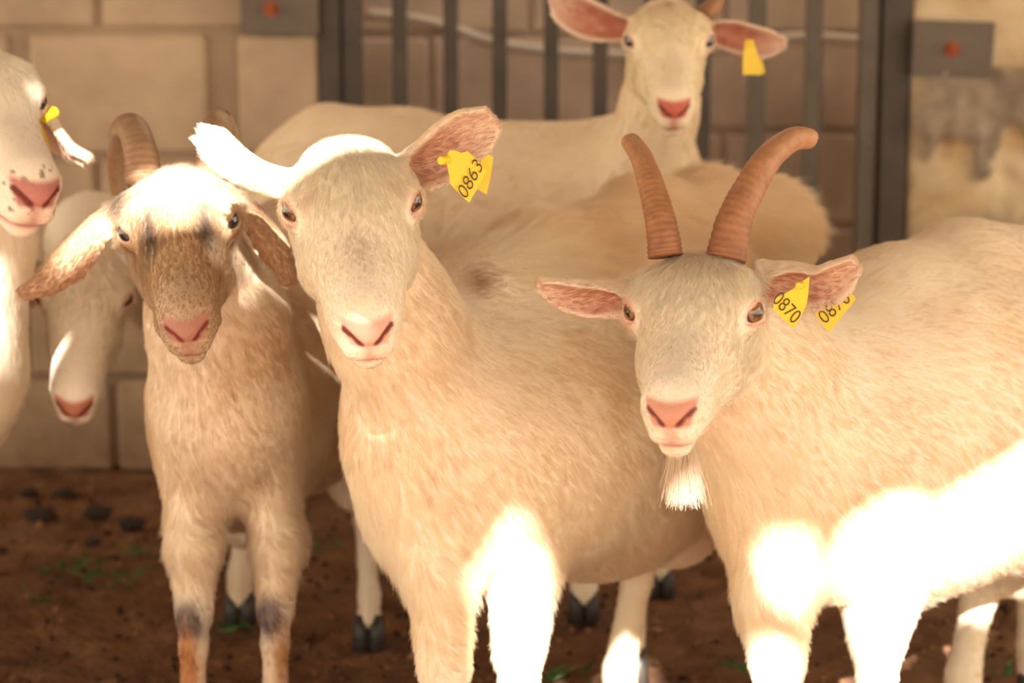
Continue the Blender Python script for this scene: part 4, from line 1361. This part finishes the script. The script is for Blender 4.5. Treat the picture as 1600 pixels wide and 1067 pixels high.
bar('gate_post', 502, 533, .06, M_STEEL, YG, 2.3, -.01)
bar('frame_upright', 536, 567, .05, M_STEEL, YG + .015)
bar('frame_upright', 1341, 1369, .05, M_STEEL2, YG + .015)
bar('gate_post', 1375, 1418, .06, M_STEEL, YG, 2.3, -.01)
for px in (626, 705, 781, 861, 937, 1015, 1097): bar('bar', px - 11.5, px + 11.5, .022, M_STEEL, YG + .03)
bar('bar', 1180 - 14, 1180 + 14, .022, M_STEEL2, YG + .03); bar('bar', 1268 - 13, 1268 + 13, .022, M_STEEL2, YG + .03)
for z_ in (.09, 2.22):
    mb = MB(); mb.box(((X(540) + X(1365)) / 2, YG + .04, z_), (X(1365) - X(540), .045, .045), bevel=.003); mb.build('rail', M_STEEL, gate)
for (xa, xb, ya, yb, bx, by) in ((384, 503, -38, 54, 430, 14), (1414, 1538, 33, 119, 1474, 77)):
    x0, x1 = X(xa), X(xb); z0, z1 = zof(yb), zof(ya)
    yo = -.030 if xa < 800 else -.052
    mb = MB(); mb.box(((x0 + x1) / 2, YW + yo + .008, (z0 + z1) / 2), (x1 - x0, .012, z1 - z0), rot=Matrix.Rotation(math.radians(0 if xa < 800 else 2), 3, 'Y'), bevel=.002)
    if xa < 800: mb.box(((x0 + x1) / 2, YW - .012, (z0 + z1) / 2), (x1 - x0 - .03, .026, z1 - z0 - .03))
    else: mb.box(((x0 + x1) / 2, YW - .02, (z0 + z1) / 2), (x1 - x0 - .05, .05, z1 - z0 - .04))
    pl = mb.build('mounting_plate', M_PLATE, gate); c = (X(bx), YW + yo - .012, zof(by))
    mb = MB(); mb.tube([(c[0], c[1] + .016, c[2]), (c[0], c[1] + .012, c[2])], .019, n=18); mb.tube([(c[0], c[1] + .014, c[2]), (c[0], c[1] - .002, c[2])], .0135, n=6)
    mb.tube([(c[0], c[1], c[2]), (c[0], c[1] - .012, c[2])], .006, n=10)
    mb.build('bolt', M_RUST, pl)

# pale hose slung along the wall behind the gate
pts = [P(575, 22, 5.40), P(640, 28, 5.40), P(700, 42, 5.39), P(760, 62, 5.39), P(830, 76, 5.39), P(920, 84, 5.39), P(1020, 86, 5.39), P(1130, 76, 5.39), P(1240, 58, 5.40), P(1345, 62, 5.40), P(1420, 70, 5.4)]
mb = MB(); mb.tube(smoothpath(pts, 60), .0135, n=12)
tag(mb.build('hose', simple_mat('pale_hose', (.62, .55, .47), .5), None, smooth=True), 'pale hose slung across the wall behind the gate bars', 'hose')

# ------------------------------------------------------------------ unseen roof added to shade the pen, gaps shaped for the sun patches
from mathutils.bvhtree import BVHTree
allV = []; allQ = []; n0 = 0
for d in (d1, d2, d3, d4, d5, d6):
    allV.append(d[0]); allQ.append(d[1] + n0); n0 += len(d[0])
bvh = BVHTree.FromPolygons(np.concatenate(allV).tolist(), np.concatenate(allQ).tolist())
ROOF_Z = 2.62


def sun_hole(poly, Yd, pad=0):
    """where the sunlight that reaches this outline crosses the roof"""
    ring = []
    n = len(poly)
    for i in range(n):
        a = np.array(poly[i], float); b = np.array(poly[(i + 1) % n], float)
        m = max(1, int(np.linalg.norm(b - a) / 30))
        for k in range(m):
            ring.append(a + (b - a) * k / m)
    ys = []
    for (px, py) in ring:
        q = P(px, py, 1.0) - np.array((0, 0, CAM_H)); q /= np.linalg.norm(q)
        hit = bvh.ray_cast(Vector((0, 0, CAM_H)), Vector(q))
        y = hit[0].y if hit[0] is not None else Yd
        ys.append(y if abs(y - Yd) < .16 else Yd)
    ys = np.array(ys); ys = (np.roll(ys, 1) + ys * 2 + np.roll(ys, -1)) / 4
    out = []
    for (px, py), y in zip(ring, ys):
        p = P(px, py, y); t = (ROOF_Z - p[2]) / -SUN_DIR.z
        out.append((p[0] - SUN_DIR.x * t, p[1] - SUN_DIR.y * t))
    return out


HOLES = [  # gaps cut in the added roof, one for each wanted patch of sun
    sun_hole([(182, 330), (190, 262), (240, 228), (330, 228), (368, 290), (362, 344), (300, 352), (215, 366)], 2.34),
    sun_hole([(158, 322), (190, 366), (190, 390), (140, 392), (78, 428), (100, 385)], 2.40),
    sun_hole([(366, 398), (380, 430), (386, 470), (370, 458)], 2.47),
    sun_hole([(292, 175), (370, 205), (450, 215), (530, 200), (615, 205), (640, 228), (600, 232), (530, 232), (478, 262), (446, 296), (400, 300), (330, 288), (292, 225)], 2.17),
    sun_hole([(524, 522), (548, 524), (572, 534), (584, 545), (566, 549), (545, 542)], 2.0),
    sun_hole([(812, 812), (838, 850), (856, 910), (885, 1000), (850, 1110), (765, 1110), (760, 980), (742, 930), (775, 870)], 2.38),
    sun_hole([(1022, 985), (1030, 1085), (930, 1085), (958, 1030)], 2.92),
    sun_hole([(1290, 885), (1340, 850), (1440, 812), (1540, 755), (1640, 690), (1720, 650), (1720, 870), (1600, 880), (1480, 940), (1430, 1010), (1425, 1110), (1335, 1110), (1325, 975), (1275, 960)], 2.45),
    sun_hole([(1192, 845), (1258, 850), (1270, 900), (1250, 965), (1212, 935)], 2.30),
    sun_hole([(1178, 1010), (1240, 1025), (1240, 1110), (1165, 1110)], 2.28),
    sun_hole([(-70, 425), (24, 425), (18, 480), (0, 560), (-70, 600)], 2.62),
    sun_hole([(74, 345), (108, 352), (128, 400), (104, 432), (62, 410)], 3.10),
    sun_hole([(72, 165), (90, 165), (145, 246), (128, 256), (110, 235)], 2.62),
]
M_SHEET = noise_mat('gobo_roof_sheet', (.20, .15, .10), (.28, .21, .14), 3, .8, .1)
R0 = (-4.2, -3.3, 4.2, 4.80)
pv = [Vector((R0[0], R0[1])), Vector((R0[2], R0[1])), Vector((R0[2], R0[3])), Vector((R0[0], R0[3]))]
pe = [(0, 1), (1, 2), (2, 3), (3, 0)]
for hl in HOLES:
    n0 = len(pv); pv += [Vector(q) for q in hl]; pe += [(n0 + i, n0 + (i + 1) % len(hl)) for i in range(len(hl))]
res = mgeo.delaunay_2d_cdt(pv, pe, [], 0, 1e-5)
tv, tf = res[0], res[2]


def inside(p, poly):
    c = False; j = len(poly) - 1
    for i in range(len(poly)):
        if (poly[i][1] > p[1]) != (poly[j][1] > p[1]) and p[0] < (poly[j][0] - poly[i][0]) * (p[1] - poly[i][1]) / (poly[j][1] - poly[i][1]) + poly[i][0]: c = not c
        j = i
    return c


keep = []
for f in tf:
    c = sum((tv[i] for i in f), Vector((0, 0))) / len(f)
    if R0[0] < c.x < R0[2] and R0[1] < c.y < R0[3] and not any(inside(c, hl) for hl in HOLES): keep.append(tuple(f))
from collections import Counter
ec = Counter(); ed = {}
for f in keep:
    for i in range(3):
        e = (f[i], f[(i + 1) % 3]); k_ = tuple(sorted(e)); ec[k_] += 1; ed[k_] = e
n0 = len(tv); V = [(v.x, v.y, ROOF_Z) for v in tv] + [(v.x, v.y, ROOF_Z + .006) for v in tv]
Fc = [tuple(reversed(f)) for f in keep] + [tuple(i + n0 for i in f) for f in keep]
Fc += [(ed[k_][0], ed[k_][1], ed[k_][1] + n0, ed[k_][0] + n0) for k_, c in ec.items() if c == 1]
tag(mesh_obj('gobo_roof', V, Fc, M_SHEET, smooth=False), 'unseen sheet roof added over the pen, gaps cut to shape the sun patches', kind='structure')
